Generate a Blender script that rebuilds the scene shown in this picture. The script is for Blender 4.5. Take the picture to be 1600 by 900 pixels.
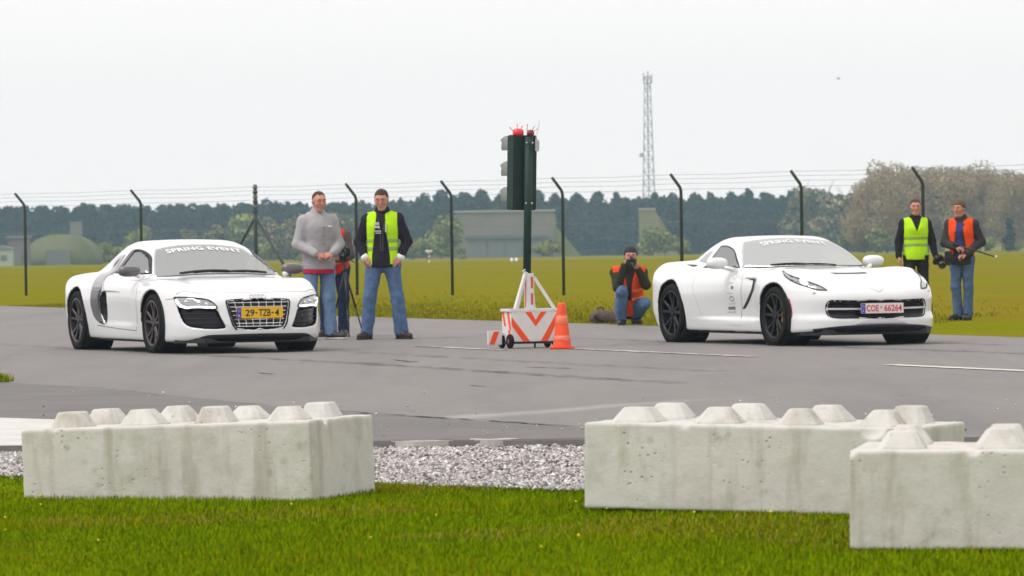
import bpy, bmesh, math, random
import numpy as np
from mathutils import Vector, Matrix, noise
from mathutils.bvhtree import BVHTree
from mathutils.geometry import delaunay_2d_cdt

for _o in list(bpy.data.objects):
    bpy.data.objects.remove(_o, do_unlink=True)
SC = bpy.context.scene
COL = SC.collection
R = math.radians
random.seed(7)
RNG = np.random.default_rng(7)

# ------------------------------------------------------------------ camera
EYE = 1.16
cam_data = bpy.data.cameras.new('camera')
cam_data.sensor_width = 36.0
cam_data.lens = 7400.0 / 1600.0 * 36.0
cam_data.clip_start = 0.5
cam_data.clip_end = 9000.0
cam_data.dof.use_dof = True
cam_data.dof.focus_distance = 36.0
cam_data.dof.aperture_fstop = 10.0
cam = bpy.data.objects.new('camera', cam_data)
COL.objects.link(cam)
cam.matrix_world = (Matrix.Translation((0, 0, EYE)) @ Matrix.Rotation(R(90) - math.atan(72 / 7400), 4, 'X')
                    @ Matrix.Rotation(R(-0.8), 4, 'Z'))
SC.camera = cam

# ------------------------------------------------------------------ sky, sun, exposure
SUN_EL, SUN_AZ = R(56), R(248)          # behind cloud, high and behind the viewer
world = bpy.data.worlds.new('World')
SC.world = world
world.use_nodes = True
_nt = world.node_tree
_nt.nodes.clear()
_out = _nt.nodes.new('ShaderNodeOutputWorld')
_bg = _nt.nodes.new('ShaderNodeBackground')
_sky = _nt.nodes.new('ShaderNodeTexSky')
_sky.sky_type = 'NISHITA'
_sky.sun_disc = False
_sky.sun_elevation = SUN_EL
_sky.sun_rotation = SUN_AZ
_sky.air_density = 1.0
_sky.dust_density = 4.0
_bw = _nt.nodes.new('ShaderNodeHueSaturation')      # thick cloud takes the blue out of the daylight
_bw.inputs['Saturation'].default_value = 0.08
_mx = _nt.nodes.new('ShaderNodeMix')
_mx.data_type = 'RGBA'
_mx.inputs[0].default_value = 0.9                   # share of even cloud
_mx.inputs[7].default_value = (12.85, 12.35, 12.05, 1)
_nt.links.new(_sky.outputs[0], _bw.inputs['Color'])
_nt.links.new(_bw.outputs[0], _mx.inputs[6])
_nt.links.new(_mx.outputs[2], _bg.inputs[0])
_bg.inputs[1].default_value = 0.08
_nt.links.new(_bg.outputs[0], _out.inputs[0])

sun_data = bpy.data.lights.new('sun', 'SUN')
sun_data.energy = 1.5
sun_data.angle = R(25)
sun_data.color = (1.0, 0.97, 0.93)
sun = bpy.data.objects.new('sun', sun_data)
COL.objects.link(sun)
_d = Vector((math.sin(SUN_AZ) * math.cos(SUN_EL), math.cos(SUN_AZ) * math.cos(SUN_EL), math.sin(SUN_EL)))
sun.rotation_euler = _d.to_track_quat('Z', 'Y').to_euler()
sun.location = (0, 0, 60)

SC.view_settings.view_transform = 'Standard'
SC.view_settings.look = 'None'
SC.view_settings.exposure = 0.24
SC.view_settings.gamma = 1.0
SC.view_settings.use_curve_mapping = False

# ------------------------------------------------------------------ materials
MATS = {}
def mat(name, col, rough=0.6, spec=0.5, metal=0.0, coat=0.0, var=None, scale=8.0, bump=0.0, bscale=40.0, emit=0.0, coord='Object', detail=6.0):
    """Principled material; var = second colour mixed in by noise."""
    if name in MATS:
        return MATS[name]
    m = bpy.data.materials.new(name)
    m.use_nodes = True
    nt = m.node_tree
    b = nt.nodes['Principled BSDF']
    b.inputs['Base Color'].default_value = (*col, 1)
    b.inputs['Roughness'].default_value = rough
    b.inputs['Specular IOR Level'].default_value = spec
    b.inputs['Metallic'].default_value = metal
    b.inputs['Coat Weight'].default_value = coat
    b.inputs['Coat Roughness'].default_value = 0.05
    tc = nt.nodes.new('ShaderNodeTexCoord')
    if var is not None:
        n = nt.nodes.new('ShaderNodeTexNoise')
        n.inputs['Scale'].default_value = scale
        n.inputs['Detail'].default_value = detail
        n.inputs['Roughness'].default_value = 0.65
        nt.links.new(tc.outputs[coord], n.inputs['Vector'])
        rp = nt.nodes.new('ShaderNodeValToRGB')
        rp.color_ramp.elements[0].position = 0.32
        rp.color_ramp.elements[1].position = 0.68
        rp.color_ramp.elements[0].color = (*col, 1)
        rp.color_ramp.elements[1].color = (*var, 1)
        nt.links.new(n.outputs['Fac'], rp.inputs['Fac'])
        nt.links.new(rp.outputs['Color'], b.inputs['Base Color'])
    if bump:
        n2 = nt.nodes.new('ShaderNodeTexNoise')
        n2.inputs['Scale'].default_value = bscale
        n2.inputs['Detail'].default_value = 4
        nt.links.new(tc.outputs[coord], n2.inputs['Vector'])
        bp = nt.nodes.new('ShaderNodeBump')
        bp.inputs['Strength'].default_value = bump
        bp.inputs['Distance'].default_value = 0.02
        nt.links.new(n2.outputs['Fac'], bp.inputs['Height'])
        nt.links.new(bp.outputs['Normal'], b.inputs['Normal'])
    if emit:
        b.inputs['Emission Color'].default_value = (*col, 1)
        b.inputs['Emission Strength'].default_value = emit
    MATS[name] = m
    return m

class G:
    """small node-graph helper"""
    def __init__(s, m):
        s.nt = m.node_tree
        s.b = s.nt.nodes['Principled BSDF']
    def n(s, kind, **kw):
        nd = s.nt.nodes.new('ShaderNode' + kind)
        for k, v in kw.items():
            if k in nd.inputs:
                nd.inputs[k].default_value = v
            else:
                setattr(nd, k, v)
        return nd
    def l(s, a, b):
        s.nt.links.new(a, b)
    def noise(s, vec, scale, detail=5.0, rough=0.6):
        t = s.n('TexNoise')
        t.inputs['Scale'].default_value = scale
        t.inputs['Detail'].default_value = detail
        t.inputs['Roughness'].default_value = rough
        s.l(vec, t.inputs['Vector'])
        return t.outputs['Fac']
    def ramp(s, fac, pts):
        r = s.n('ValToRGB')
        e = r.color_ramp.elements
        while len(e) < len(pts):
            e.new(0.5)
        for i, (p, c) in enumerate(pts):
            e[i].position = p
            e[i].color = (*c, 1) if len(c) == 3 else c
        s.l(fac, r.inputs['Fac'])
        return r.outputs['Color']
    def mix(s, fac, a, b, mode='MIX'):
        m = s.n('Mix')
        m.data_type = 'RGBA'
        m.blend_type = mode
        for inp, v in ((m.inputs[0], fac), (m.inputs[6], a), (m.inputs[7], b)):
            if hasattr(v, 'is_linked'):
                s.l(v, inp)
            elif isinstance(v, (int, float)):
                inp.default_value = v
            else:
                inp.default_value = (*v, 1)
        return m.outputs[2]
    def math(s, op, a, b=0.0):
        m = s.n('Math', operation=op)
        for inp, v in ((m.inputs[0], a), (m.inputs[1], b)):
            if hasattr(v, 'is_linked'):
                s.l(v, inp)
            else:
                inp.default_value = v
        return m.outputs[0]
    def coord(s, which='Object', scale=None):
        tc = s.n('TexCoord')
        o = tc.outputs[which]
        if scale is not None:
            mp = s.n('Mapping')
            mp.inputs['Scale'].default_value = scale
            s.l(o, mp.inputs['Vector'])
            o = mp.outputs[0]
        return o
    def bump(s, h, strength, dist=0.02):
        b = s.n('Bump')
        b.inputs['Strength'].default_value = strength
        b.inputs['Distance'].default_value = dist
        s.l(h, b.inputs['Height'])
        s.l(b.outputs['Normal'], s.b.inputs['Normal'])

# ------------------------------------------------------------------ objects
def tag(o, label=None, category=None, group=None, kind=None):
    if label: o['label'] = label
    if category: o['category'] = category
    if group: o['group'] = group
    if kind: o['kind'] = kind
    return o

def link(name, me, parent=None, material=None, smooth=False):
    o = bpy.data.objects.new(name, me)
    COL.objects.link(o)
    if parent is not None:
        o.parent = parent
    if material is not None and not me.materials:
        for x in (material if isinstance(material, (list, tuple)) else [material]):
            me.materials.append(x)
    if smooth:
        me.polygons.foreach_set('use_smooth', [True] * len(me.polygons))
    return o

def mesh(name, verts, faces, material=None, parent=None, smooth=False, midx=None):
    me = bpy.data.meshes.new(name)
    if isinstance(verts, np.ndarray): verts = verts.tolist()
    if isinstance(faces, np.ndarray): faces = faces.tolist()
    me.from_pydata(verts, [], faces)
    me.update()
    o = link(name, me, parent, material, smooth)
    if midx is not None:
        me.polygons.foreach_set('material_index', midx)
    return o

def empty(name, loc=(0, 0, 0), rz=0.0):
    o = bpy.data.objects.new(name, None)
    o.empty_display_size = 0.2
    COL.objects.link(o)
    o.location = loc
    o.rotation_euler = (0, 0, rz)
    return o

def copy_tree(o, parent=None):
    c = o.copy()
    COL.objects.link(c)
    c.parent = parent
    for ch in list(o.children):
        copy_tree(ch, c)
    return c

class MB:
    """collects simple solids into one mesh"""
    def __init__(s):
        s.v, s.f = [], []
    def add(s, v, f):
        k = len(s.v)
        s.v += [tuple(p) for p in v]
        s.f += [tuple(i + k for i in q) for q in f]
        return s
    def box(s, c, size, rot=None, taper=1.0):
        hx, hy, hz = size[0] / 2, size[1] / 2, size[2] / 2
        pts = []
        for z in (-1, 1):
            t = taper if z > 0 else 1.0
            for (x, y) in ((-1, -1), (1, -1), (1, 1), (-1, 1)):
                p = Vector((x * hx * t, y * hy * t, z * hz))
                if rot is not None: p = rot @ p
                pts.append(p + Vector(c))
        return s.add(pts, [(0, 3, 2, 1), (4, 5, 6, 7), (0, 1, 5, 4), (1, 2, 6, 5), (2, 3, 7, 6), (3, 0, 4, 7)])
    def tube(s, pts, r, seg=8, caps=True):
        pts = [Vector(p) for p in pts]
        rr = r if isinstance(r, (list, tuple)) else [r] * len(pts)
        rings, faces = [], []
        up = None
        for i, p in enumerate(pts):
            d = (pts[min(i + 1, len(pts) - 1)] - pts[max(i - 1, 0)]).normalized()
            if up is None:
                up = Vector((0, 0, 1)) if abs(d.z) < 0.9 else Vector((1, 0, 0))
            a = d.cross(up).normalized()
            up = a.cross(d).normalized()
            for k in range(seg):
                t = 2 * math.pi * k / seg
                rings.append(p + (a * math.cos(t) + up * math.sin(t)) * rr[i])
        for i in range(len(pts) - 1):
            for k in range(seg):
                k2 = (k + 1) % seg
                faces.append((i * seg + k, i * seg + k2, (i + 1) * seg + k2, (i + 1) * seg + k))
        if caps:
            faces.append(tuple(range(seg))[::-1])
            faces.append(tuple((len(pts) - 1) * seg + k for k in range(seg)))
        return s.add(rings, faces)
    def lathe(s, prof, axis='z', c=(0, 0, 0), seg=32, arc=None):
        """prof: list of (r, h)"""
        n = len(prof)
        v, f = [], []
        full = arc is None
        a0, a1 = (0, 2 * math.pi) if full else arc
        m = seg if full else seg + 1
        for k in range(m):
            t = a0 + (a1 - a0) * k / seg
            for (r, h) in prof:
                x, y = r * math.cos(t), r * math.sin(t)
                p = {'z': (x, y, h), 'y': (x, h, y), 'x': (h, x, y)}[axis]
                v.append((p[0] + c[0], p[1] + c[1], p[2] + c[2]))
        for k in range(seg):
            k2 = (k + 1) % m
            for i in range(n - 1):
                f.append((k * n + i, k2 * n + i, k2 * n + i + 1, k * n + i + 1))
        return s.add(v, f)
    def ball(s, c, r, seg=12, rings=8, rot=None):
        rx, ry, rz = (r, r, r) if isinstance(r, (int, float)) else r
        v, f = [], []
        for i in range(rings + 1):
            a = math.pi * i / rings
            for k in range(seg):
                t = 2 * math.pi * k / seg
                p = Vector((rx * math.sin(a) * math.cos(t), ry * math.sin(a) * math.sin(t), rz * math.cos(a)))
                if rot is not None: p = rot @ p
                v.append(p + Vector(c))
        for i in range(rings):
            for k in range(seg):
                k2 = (k + 1) % seg
                f.append((i * seg + k, (i + 1) * seg + k, (i + 1) * seg + k2, i * seg + k2))
        return s.add(v, f)
    def prism(s, poly, d0, d1, plane='xz'):
        """poly in 2D extruded along the third axis from d0 to d1"""
        n = len(poly)
        def p3(p, d):
            return {'xz': (p[0], d, p[1]), 'xy': (p[0], p[1], d), 'yz': (d, p[0], p[1])}[plane]
        v = [p3(p, d0) for p in poly] + [p3(p, d1) for p in poly]
        f = [tuple(range(n)), tuple(range(2 * n - 1, n - 1, -1))]
        for i in range(n):
            j = (i + 1) % n
            f.append((i, i + n, j + n, j))
        return s.add(v, f)
    def build(s, name, material, parent=None, smooth=False, bevel=0.0, fix=True):
        me = bpy.data.meshes.new(name)
        me.from_pydata(s.v, [], s.f)
        if fix or bevel:
            bm = bmesh.new()
            bm.from_mesh(me)
            bmesh.ops.remove_doubles(bm, verts=bm.verts, dist=1e-5)
            bmesh.ops.recalc_face_normals(bm, faces=bm.faces)
            if bevel:
                bmesh.ops.bevel(bm, geom=[e for e in bm.edges if len(e.link_faces) == 2 and e.calc_face_angle(0) > 0.5],
                                offset=bevel, segments=2, affect='EDGES', clamp_overlap=True)
            bm.to_mesh(me)
            bm.free()
        me.update()
        return link(name, me, parent, material, smooth)

# ------------------------------------------------------------------ implicit surfaces
def smax(a, b, k):
    h = np.maximum(k - np.abs(a - b), 0.0)
    return np.maximum(a, b) + h * h * (0.25 / k)
def smin(a, b, k):
    h = np.maximum(k - np.abs(a - b), 0.0)
    return np.minimum(a, b) - h * h * (0.25 / k)

def surface_nets(F, org, h):
    """F: 3-D array of field values (negative inside) -> verts, quads"""
    S = F < 0
    nx, ny, nz = F.shape
    c = S[:-1, :-1, :-1].astype(np.int8)
    for dx, dy, dz in ((1,0,0),(0,1,0),(0,0,1),(1,1,0),(1,0,1),(0,1,1),(1,1,1)):
        c = c + S[dx:nx - 1 + dx, dy:ny - 1 + dy, dz:nz - 1 + dz]
    act = np.argwhere((c > 0) & (c < 8))
    idx = np.full(c.shape, -1, np.int32)
    idx[act[:, 0], act[:, 1], act[:, 2]] = np.arange(len(act))
    corners = np.array([(i, j, k) for i in (0, 1) for j in (0, 1) for k in (0, 1)])
    vals = np.stack([F[act[:, 0] + a, act[:, 1] + b, act[:, 2] + d] for a, b, d in corners], 1)
    acc = np.zeros((len(act), 3)); cnt = np.zeros(len(act))
    for a in range(8):
        for b in range(a + 1, 8):
            if np.abs(corners[a] - corners[b]).sum() != 1:
                continue
            va, vb = vals[:, a], vals[:, b]
            m = (va < 0) != (vb < 0)
            t = np.where(m, va / np.where(m, va - vb, 1.0), 0.0)
            p = corners[a][None] + t[:, None] * (corners[b] - corners[a])[None]
            acc[m] += p[m]; cnt[m] += 1
    verts = (act + acc / cnt[:, None]) * h + np.asarray(org)[None]
    quads = []
    for ax in range(3):
        sl0 = [slice(None)] * 3; sl1 = [slice(None)] * 3
        sl0[ax] = slice(0, -1); sl1[ax] = slice(1, None)
        a, b = S[tuple(sl0)], S[tuple(sl1)]
        o1, o2 = [i for i in range(3) if i != ax]
        e = np.argwhere(a != b)
        e = e[(e[:, o1] > 0) & (e[:, o2] > 0) & (e[:, o1] < F.shape[o1] - 1) & (e[:, o2] < F.shape[o2] - 1)]
        def cell(d1, d2):
            q = e.copy(); q[:, o1] -= d1; q[:, o2] -= d2
            return idx[q[:, 0], q[:, 1], q[:, 2]]
        q = np.stack([cell(1, 1), cell(0, 1), cell(0, 0), cell(1, 0)], 1)
        ins = a[e[:, 0], e[:, 1], e[:, 2]]
        flip = ins if ax != 1 else ~ins
        q[~flip] = q[~flip][:, ::-1]
        quads.append(q)
    return verts, np.concatenate(quads)

def grid_mesh(fn, lo, hi, h, refine=2):
    ax = [np.arange(lo[i], hi[i] + h, h) for i in range(3)]
    F = fn(ax[0][:, None, None], ax[1][None, :, None], ax[2][None, None, :]).astype(np.float32)
    v, q = surface_nets(F, (ax[0][0], ax[1][0], ax[2][0]), h)
    for _ in range(refine):
        e = h * 0.15
        f0 = fn(v[:, 0], v[:, 1], v[:, 2])
        g = np.stack([fn(v[:, 0] + e, v[:, 1], v[:, 2]) - f0, fn(v[:, 0], v[:, 1] + e, v[:, 2]) - f0,
                      fn(v[:, 0], v[:, 1], v[:, 2] + e) - f0], 1) / e
        n2 = np.maximum((g * g).sum(1), 0.15)
        step = -(f0 / n2)[:, None] * g
        ln = np.linalg.norm(step, axis=1, keepdims=True)
        v = v + step * np.minimum(1.0, 0.4 * h / np.maximum(ln, 1e-9))
    return v, q

def curve(pts):
    """monotone cubic through (x, v) points, any order; flat beyond the ends"""
    p = sorted(pts)
    X = np.array([a for a, _ in p], float); Y = np.array([b for _, b in p], float)
    d = np.diff(Y) / np.diff(X)
    m = np.zeros(len(X))
    m[0], m[-1] = d[0], d[-1]
    for i in range(1, len(X) - 1):
        m[i] = 0 if d[i - 1] * d[i] <= 0 else 2 * d[i - 1] * d[i] / (d[i - 1] + d[i])
    def f(x):
        x = np.clip(np.asarray(x, float), X[0], X[-1])
        i = np.clip(np.searchsorted(X, x) - 1, 0, len(X) - 2)
        hh = X[i + 1] - X[i]; t = (x - X[i]) / hh
        return ((2 * t**3 - 3 * t**2 + 1) * Y[i] + (t**3 - 2 * t**2 + t) * hh * m[i]
                + (-2 * t**3 + 3 * t**2) * Y[i + 1] + (t**3 - t**2) * hh * m[i + 1])
    return f

def sstep(a, b, x):
    t = np.clip((x - a) / (b - a), 0, 1)
    return t * t * (3 - 2 * t)

def poly_sdf(poly, u, v):
    """signed distance to a 2-D polygon, negative inside"""
    u, v = np.broadcast_arrays(u, v)
    d = np.full(u.shape, 1e9); ins = np.zeros(u.shape, bool)
    n = len(poly)
    for i in range(n):
        ax, ay = poly[i]; bx, by = poly[(i + 1) % n]
        ex, ey = bx - ax, by - ay
        t = np.clip(((u - ax) * ex + (v - ay) * ey) / (ex * ex + ey * ey + 1e-12), 0, 1)
        d = np.minimum(d, (u - ax - t * ex) ** 2 + (v - ay - t * ey) ** 2)
        if ey != 0:
            cnd = ((ay > v) != (by > v)) & (u < ax + (v - ay) * ex / ey)
            ins ^= cnd
    d = np.sqrt(d)
    return np.where(ins, -d, d)

def smooth_poly(pts, n=6, closed=True):
    """Catmull-Rom through the points; a point given as (x, y, 0) stays a corner"""
    out = []
    N = len(pts)
    for i in range(N if closed else N - 1):
        p1, p2 = pts[i], pts[(i + 1) % N]
        p0 = pts[(i - 1) % N] if closed or i > 0 else p1
        p3 = pts[(i + 2) % N] if closed or i + 2 < N else p2
        c1, c2 = len(p1) > 2, len(p2) > 2
        m1 = ((p2[0] - p1[0]), (p2[1] - p1[1])) if c1 else ((p2[0] - p0[0]) / 2, (p2[1] - p0[1]) / 2)
        m2 = ((p2[0] - p1[0]), (p2[1] - p1[1])) if c2 else ((p3[0] - p1[0]) / 2, (p3[1] - p1[1]) / 2)
        for k in range(n):
            t = k / n
            h = (2*t**3 - 3*t**2 + 1, t**3 - 2*t**2 + t, -2*t**3 + 3*t**2, t**3 - t**2)
            out.append(tuple(h[0] * p1[j] + h[1] * m1[j] + h[2] * p2[j] + h[3] * m2[j] for j in (0, 1)))
    if not closed:
        out.append(tuple(pts[-1][:2]))
    return out

def resample(poly, step, closed=True):
    out = []
    n = len(poly)
    for i in range(n if closed else n - 1):
        a, b = poly[i], poly[(i + 1) % n]
        m = max(1, int(math.hypot(b[0] - a[0], b[1] - a[1]) / step))
        out += [(a[0] + (b[0] - a[0]) * k / m, a[1] + (b[1] - a[1]) * k / m) for k in range(m)]
    if not closed: out.append(tuple(poly[-1][:2]))
    return out

# ------------------------------------------------------------------ ground
def zt(y):
    """height of the open ground: a low bank near the viewer, level airfield, then falling gently away"""
    y = np.asarray(y, float)
    near = -.12 + .09 * sstep(24.2, 29.0, y)
    far = np.interp(y, [60, 290, 640, 950, 6500], [-.035, -.035, -1.16, -1.95, -2.1])
    return np.where(y < 60, near, far)

def sheet(name, xs, ys, zf, material, kind='structure', skew=None):
    v = []
    for y in ys:
        for x in xs:
            xx = x if skew is None else skew(x, y)
            v.append((xx, y, float(zf(xx, y))))
    n = len(xs)
    f = [(j * n + i, j * n + i + 1, (j + 1) * n + i + 1, (j + 1) * n + i) for j in range(len(ys) - 1) for i in range(n - 1)]
    return tag(mesh(name, v, f, material), kind=kind)

def flat_sheet(name, poly, z, material, kind='structure', drop=.03):
    """polygon with a thin edge"""
    b = MB()
    b.prism(poly, z - drop, z, 'xy')
    return tag(b.build(name, material), kind=kind)

# far field: olive spring grass with drier brown bands
m = mat('field_grass', (.16, .17, .02), rough=1.0, spec=0)
g = G(m)
c1 = g.noise(g.coord('Object', (.035, .09, 1)), 1.0, 6, .6)
c2 = g.noise(g.coord('Object', (.9, .35, 1)), 1.0, 8, .7)
c3 = g.noise(g.coord('Object', (.012, .020, 1)), 1.0, 3, .5)
base = g.ramp(c1, [(.32, (.115, .160, .003)), (.45, (.185, .180, .004)), (.57, (.225, .145, .018)), (.72, (.130, .165, .003))])
base = g.mix(.30, base, g.ramp(c2, [(.25, (.095, .105, .003)), (.50, (.180, .175, .006)), (.75, (.27, .24, .018))]))
base = g.mix(.25, base, g.ramp(c3, [(.35, (.110, .165, .008)), (.65, (.195, .155, .012))]))
g.l(base, g.b.inputs['Base Color'])
g.bump(c2, .6, .05)
ys = [-20, 0, 10, 16, 20, 23, 24.2, 25, 25.8, 26.6, 27.4, 28.2, 29, 32, 40, 50, 59.9, 60.1, 75, 100, 140, 200, 280, 288, 300, 400, 600, 1000, 2000, 4000, 6500]
sheet('field', [-3000, -900, -300, -120, -40, -15, -8, -4, 0, 4, 8, 15, 40, 120, 300, 900, 3000], ys, lambda x, y: zt(y) - .004, m)

# runway asphalt
m = mat('runway_asphalt', (.20, .19, .195), rough=.75, spec=.45)
g = G(m)
w = g.coord('Object')
n1 = g.noise(g.coord('Object', (.25, .10, 1)), 1.0, 5, .6)
n2 = g.noise(w, 60.0, 4, .7)
n3 = g.noise(g.coord('Object', (.6, .12, 1)), 1.0, 6, .65)
base = g.ramp(n1, [(.32, (.150, .138, .133)), (.52, (.188, .174, .168)), (.70, (.225, .208, .201))])
n4 = g.noise(g.coord('Object', (1.6, .22, 1)), 1.0, 6, .7)
base = g.mix(.40, base, g.ramp(n4, [(.30, (.105, .097, .093)), (.50, (.188, .174, .168)), (.72, (.27, .252, .244))]))
n5 = g.noise(w, 7.0, 5, .75)
base = g.mix(.25, base, g.ramp(n5, [(.35, (.10, .093, .09)), (.65, (.29, .27, .262))]))
base = g.mix(.30, base, g.ramp(n2, [(.30, (.095, .088, .085)), (.70, (.275, .258, .25))]))
# pale dust swept across in a long curved streak
sp = g.n('SeparateXYZ'); g.l(w, sp.inputs[0])
yy = g.math('SUBTRACT', sp.outputs[1], g.math('ADD', g.math('MULTIPLY', sp.outputs[0], 1.55), 32.1))
wob = g.math('MULTIPLY', g.math('SUBTRACT', n3, .5), 1.6)
dist = g.math('ABSOLUTE', g.math('ADD', yy, wob))
m1 = g.ramp(dist, [(.0, (1, 1, 1)), (.55, (0, 0, 0))])
xr = g.ramp(g.math('ADD', g.math('MULTIPLY', sp.outputs[0], .25), .5), [(.15, (0, 0, 0)), (.28, (1, 1, 1)), (.62, (.8, .8, .8)), (.95, (0, 0, 0))])
streak = g.math('MULTIPLY', g.math('MULTIPLY', m1, xr), .75)
base = g.mix(streak, base, (.36, .343, .333))
# dark rubber laid down along the lanes
ln = g.n('Mapping'); ln.inputs['Rotation'].default_value = (0, 0, R(-20.7)); g.l(w, ln.inputs['Vector'])
lx = g.n('SeparateXYZ'); g.l(ln.outputs[0], lx.inputs[0])
rub = g.noise(g.coord('Object', (.8, .05, 1)), 1.0, 5, .6)
base = g.mix(g.math('MULTIPLY', g.ramp(rub, [(.50, (0, 0, 0)), (.72, (1, 1, 1))]), .45), base, (.10, .095, .094))
# fine hairline cracks
vo = g.n('TexVoronoi', feature='DISTANCE_TO_EDGE'); vo.inputs['Scale'].default_value = .32
wn = g.n('TexNoise'); wn.inputs['Scale'].default_value = 1.2; g.l(w, wn.inputs['Vector'])
wv = g.n('VectorMath', operation='ADD'); g.l(w, wv.inputs[0]); g.l(wn.outputs['Color'], wv.inputs[1]); g.l(wv.outputs[0], vo.inputs['Vector'])
crk = g.ramp(vo.outputs['Distance'], [(.0, (1, 1, 1)), (.006, (0, 0, 0))])
base = g.mix(g.math('MULTIPLY', crk, g.math('MULTIPLY', g.ramp(n3, [(.5, (0, 0, 0)), (.6, (1, 1, 1))]), .6)), base, (.05, .05, .05))
g.l(base, g.b.inputs['Base Color'])
g.bump(n2, .25, .01)
flat_sheet('runway', [(-60, 27.7), (-.2, 27.72), (2.9, 27.2), (16, 26.0), (0, 69.2), (-45, 188), (-110, 188)], 0.0, m)

# newer, darker asphalt of the turn-off
m = mat('dark_asphalt', (.125, .117, .114), rough=.8, spec=.4, var=(.165, .154, .149), scale=1.2, bump=.25, bscale=60)
edge = [(-9, 50), (-6.2, 44.8), (-4.46, 41.11), (-3.46, 39.21), (-2.47, 36.37), (-1.61, 33.78), (-.95, 32.15), (-.22, 30.74), (.44, 29.30), (1.12, 28.25), (2.2, 27.75)]
rag = [(x + random.uniform(-.04, .04), y + random.uniform(-.08, .08)) for x, y in resample(edge, .35, False)]
flat_sheet('turn_off', [(2.2, 27.5), (-.2, 27.75), (-12, 27.75), (-14, 50)] + rag, .004, m, drop=.02)
# joint between the two
crack = mat('joint_tar', (.035, .033, .035), rough=.7)
def ribbon(name, pts, wd, z, material, parent=None, jit=.02):
    v = []
    P = []
    for i in range(len(pts) - 1):
        k = max(2, int(math.dist(pts[i], pts[i + 1]) / .12))
        P += [(pts[i][0] + (pts[i + 1][0] - pts[i][0]) * t / k, pts[i][1] + (pts[i + 1][1] - pts[i][1]) * t / k) for t in range(k)]
    P.append(pts[-1])
    for i, p in enumerate(P):
        a, b = P[max(0, i - 1)], P[min(len(P) - 1, i + 1)]
        d = Vector((b[0] - a[0], b[1] - a[1])).normalized()
        n = Vector((-d.y, d.x)) * wd / 2 * (.5 + random.random())
        o = Vector((random.uniform(-jit, jit), random.uniform(-jit, jit)))
        zz = z if z > -.05 else float(zt(p[1])) + .016
        v += [(p[0] + n.x + o.x, p[1] + n.y + o.y, zz), (p[0] - n.x + o.x, p[1] - n.y + o.y, zz)]
    f = [(2 * i, 2 * i + 1, 2 * i + 3, 2 * i + 2) for i in range(len(P) - 1)]
    return mesh(name, v, f, material, parent)
tag(ribbon('asphalt_joint', edge[5:], .045, .009, crack), kind='structure')
for pts in ([(-1.2, 47.2), (-.95, 46.2)], [(-1.6, 46.2), (-1.0, 46.0)], [(-.35, 38.4), (-.22, 38.1)], [(-2.3, 43.0), (-2.15, 42.6)], [(-5.9, 50.6), (-5.6, 50.0)], [(.1, 43.8), (.5, 43.1)]):
    tag(ribbon('asphalt_crack', pts, .05, .005, crack), kind='structure')

# pale concrete slab at the left edge
m = mat('pale_concrete', (.60, .59, .57), rough=.85, var=(.50, .49, .47), scale=2.5, bump=.2, bscale=30)
flat_sheet('concrete_apron', [(-7, 31.9), (-5, 32.1), (-3.5, 32.25), (-3.05, 31.75), (-2.72, 30.2), (-2.5, 28.6), (-2.66, 27.75), (-7, 27.75)], .012, m)

# rubber tracks left by earlier starts
m = mat('tyre_rubber_mark', (.075, .070, .070), rough=.8, spec=.3)
g = G(m)
nn_ = g.noise(g.coord('Object', (3.0, .5, 1)), 1.0, 6, .75)
tb = g.n('BsdfTransparent'); mxs = g.n('MixShader')
g.l(g.ramp(nn_, [(.40, (.02, .02, .02)), (.66, (.30, .30, .30))]), mxs.inputs[0])
g.l(tb.outputs[0], mxs.inputs[1]); g.l(g.b.outputs[0], mxs.inputs[2])
g.l(mxs.outputs[0], [n for n in g.nt.nodes if n.type == 'OUTPUT_MATERIAL'][0].inputs[0])
UD = Vector((math.sin(R(21.5)), -math.cos(R(21.5))))
for (cx, cy, off, l0, l1) in ((-3.605, 53.2, -.80, 1.5, 15), (-3.605, 53.2, .80, 1.5, 13), (3.12, 52.62, -.79, 1.5, 11), (3.12, 52.62, .79, 1.5, 13), (-3.9, 53.2, -.5, -9, 16), (2.8, 52.4, -.3, -8, 12)):
    c_ = Vector((cx, cy)); n_ = Vector((-UD.y, UD.x))
    pts_ = [c_ + n_ * (off + .10 * math.sin(t * .35 + off)) + UD * t for t in np.linspace(l0, l1, 14)]
    tag(ribbon('tyre_mark', [tuple(q_) for q_ in pts_], .26, .0045, m, jit=.01), kind='structure')

# painted lines
m = mat('worn_white_paint', (.62, .60, .57), rough=.7, spec=.3)
g = G(m)
n = g.noise(g.coord('Object', (2.2, .8, 1)), 1.0, 7, .75)
g.l(g.ramp(n, [(.40, (.62, .60, .57)), (.56, (.24, .23, .23))]), g.b.inputs['Base Color'])
U = Vector((math.sin(R(20.7)), -math.cos(R(20.7))))
def lane(name, p0, length, wd, material, z=.006):
    p0 = Vector(p0)
    nn = Vector((-U.y, U.x)) * wd / 2
    P = [p0 + U * t for t in np.linspace(0, length, max(2, int(length / .15)))]
    v = []
    for p in P:
        j1, j2 = random.uniform(-.03, .03), random.uniform(-.03, .03)
        v += [(p.x + nn.x * (1 + j1 * 4), p.y + nn.y, z), (p.x - nn.x * (1 + j2 * 4), p.y - nn.y, z)]
    f = [(2 * i, 2 * i + 1, 2 * i + 3, 2 * i + 2) for i in range(len(P) - 1)]
    return tag(mesh(name, v, f, material), kind='structure')
lane('painted_line', (.50, 51.3), 5.3, .16, m)
lane('painted_line', (-1.1, 53.3), 2.9, .13, m)
m2 = mat('cream_paint', (.66, .63, .55), rough=.6, var=(.52, .49, .42), scale=3)
lane('painted_line', (3.40, 42.75), 8.0, .17, m2)

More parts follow.
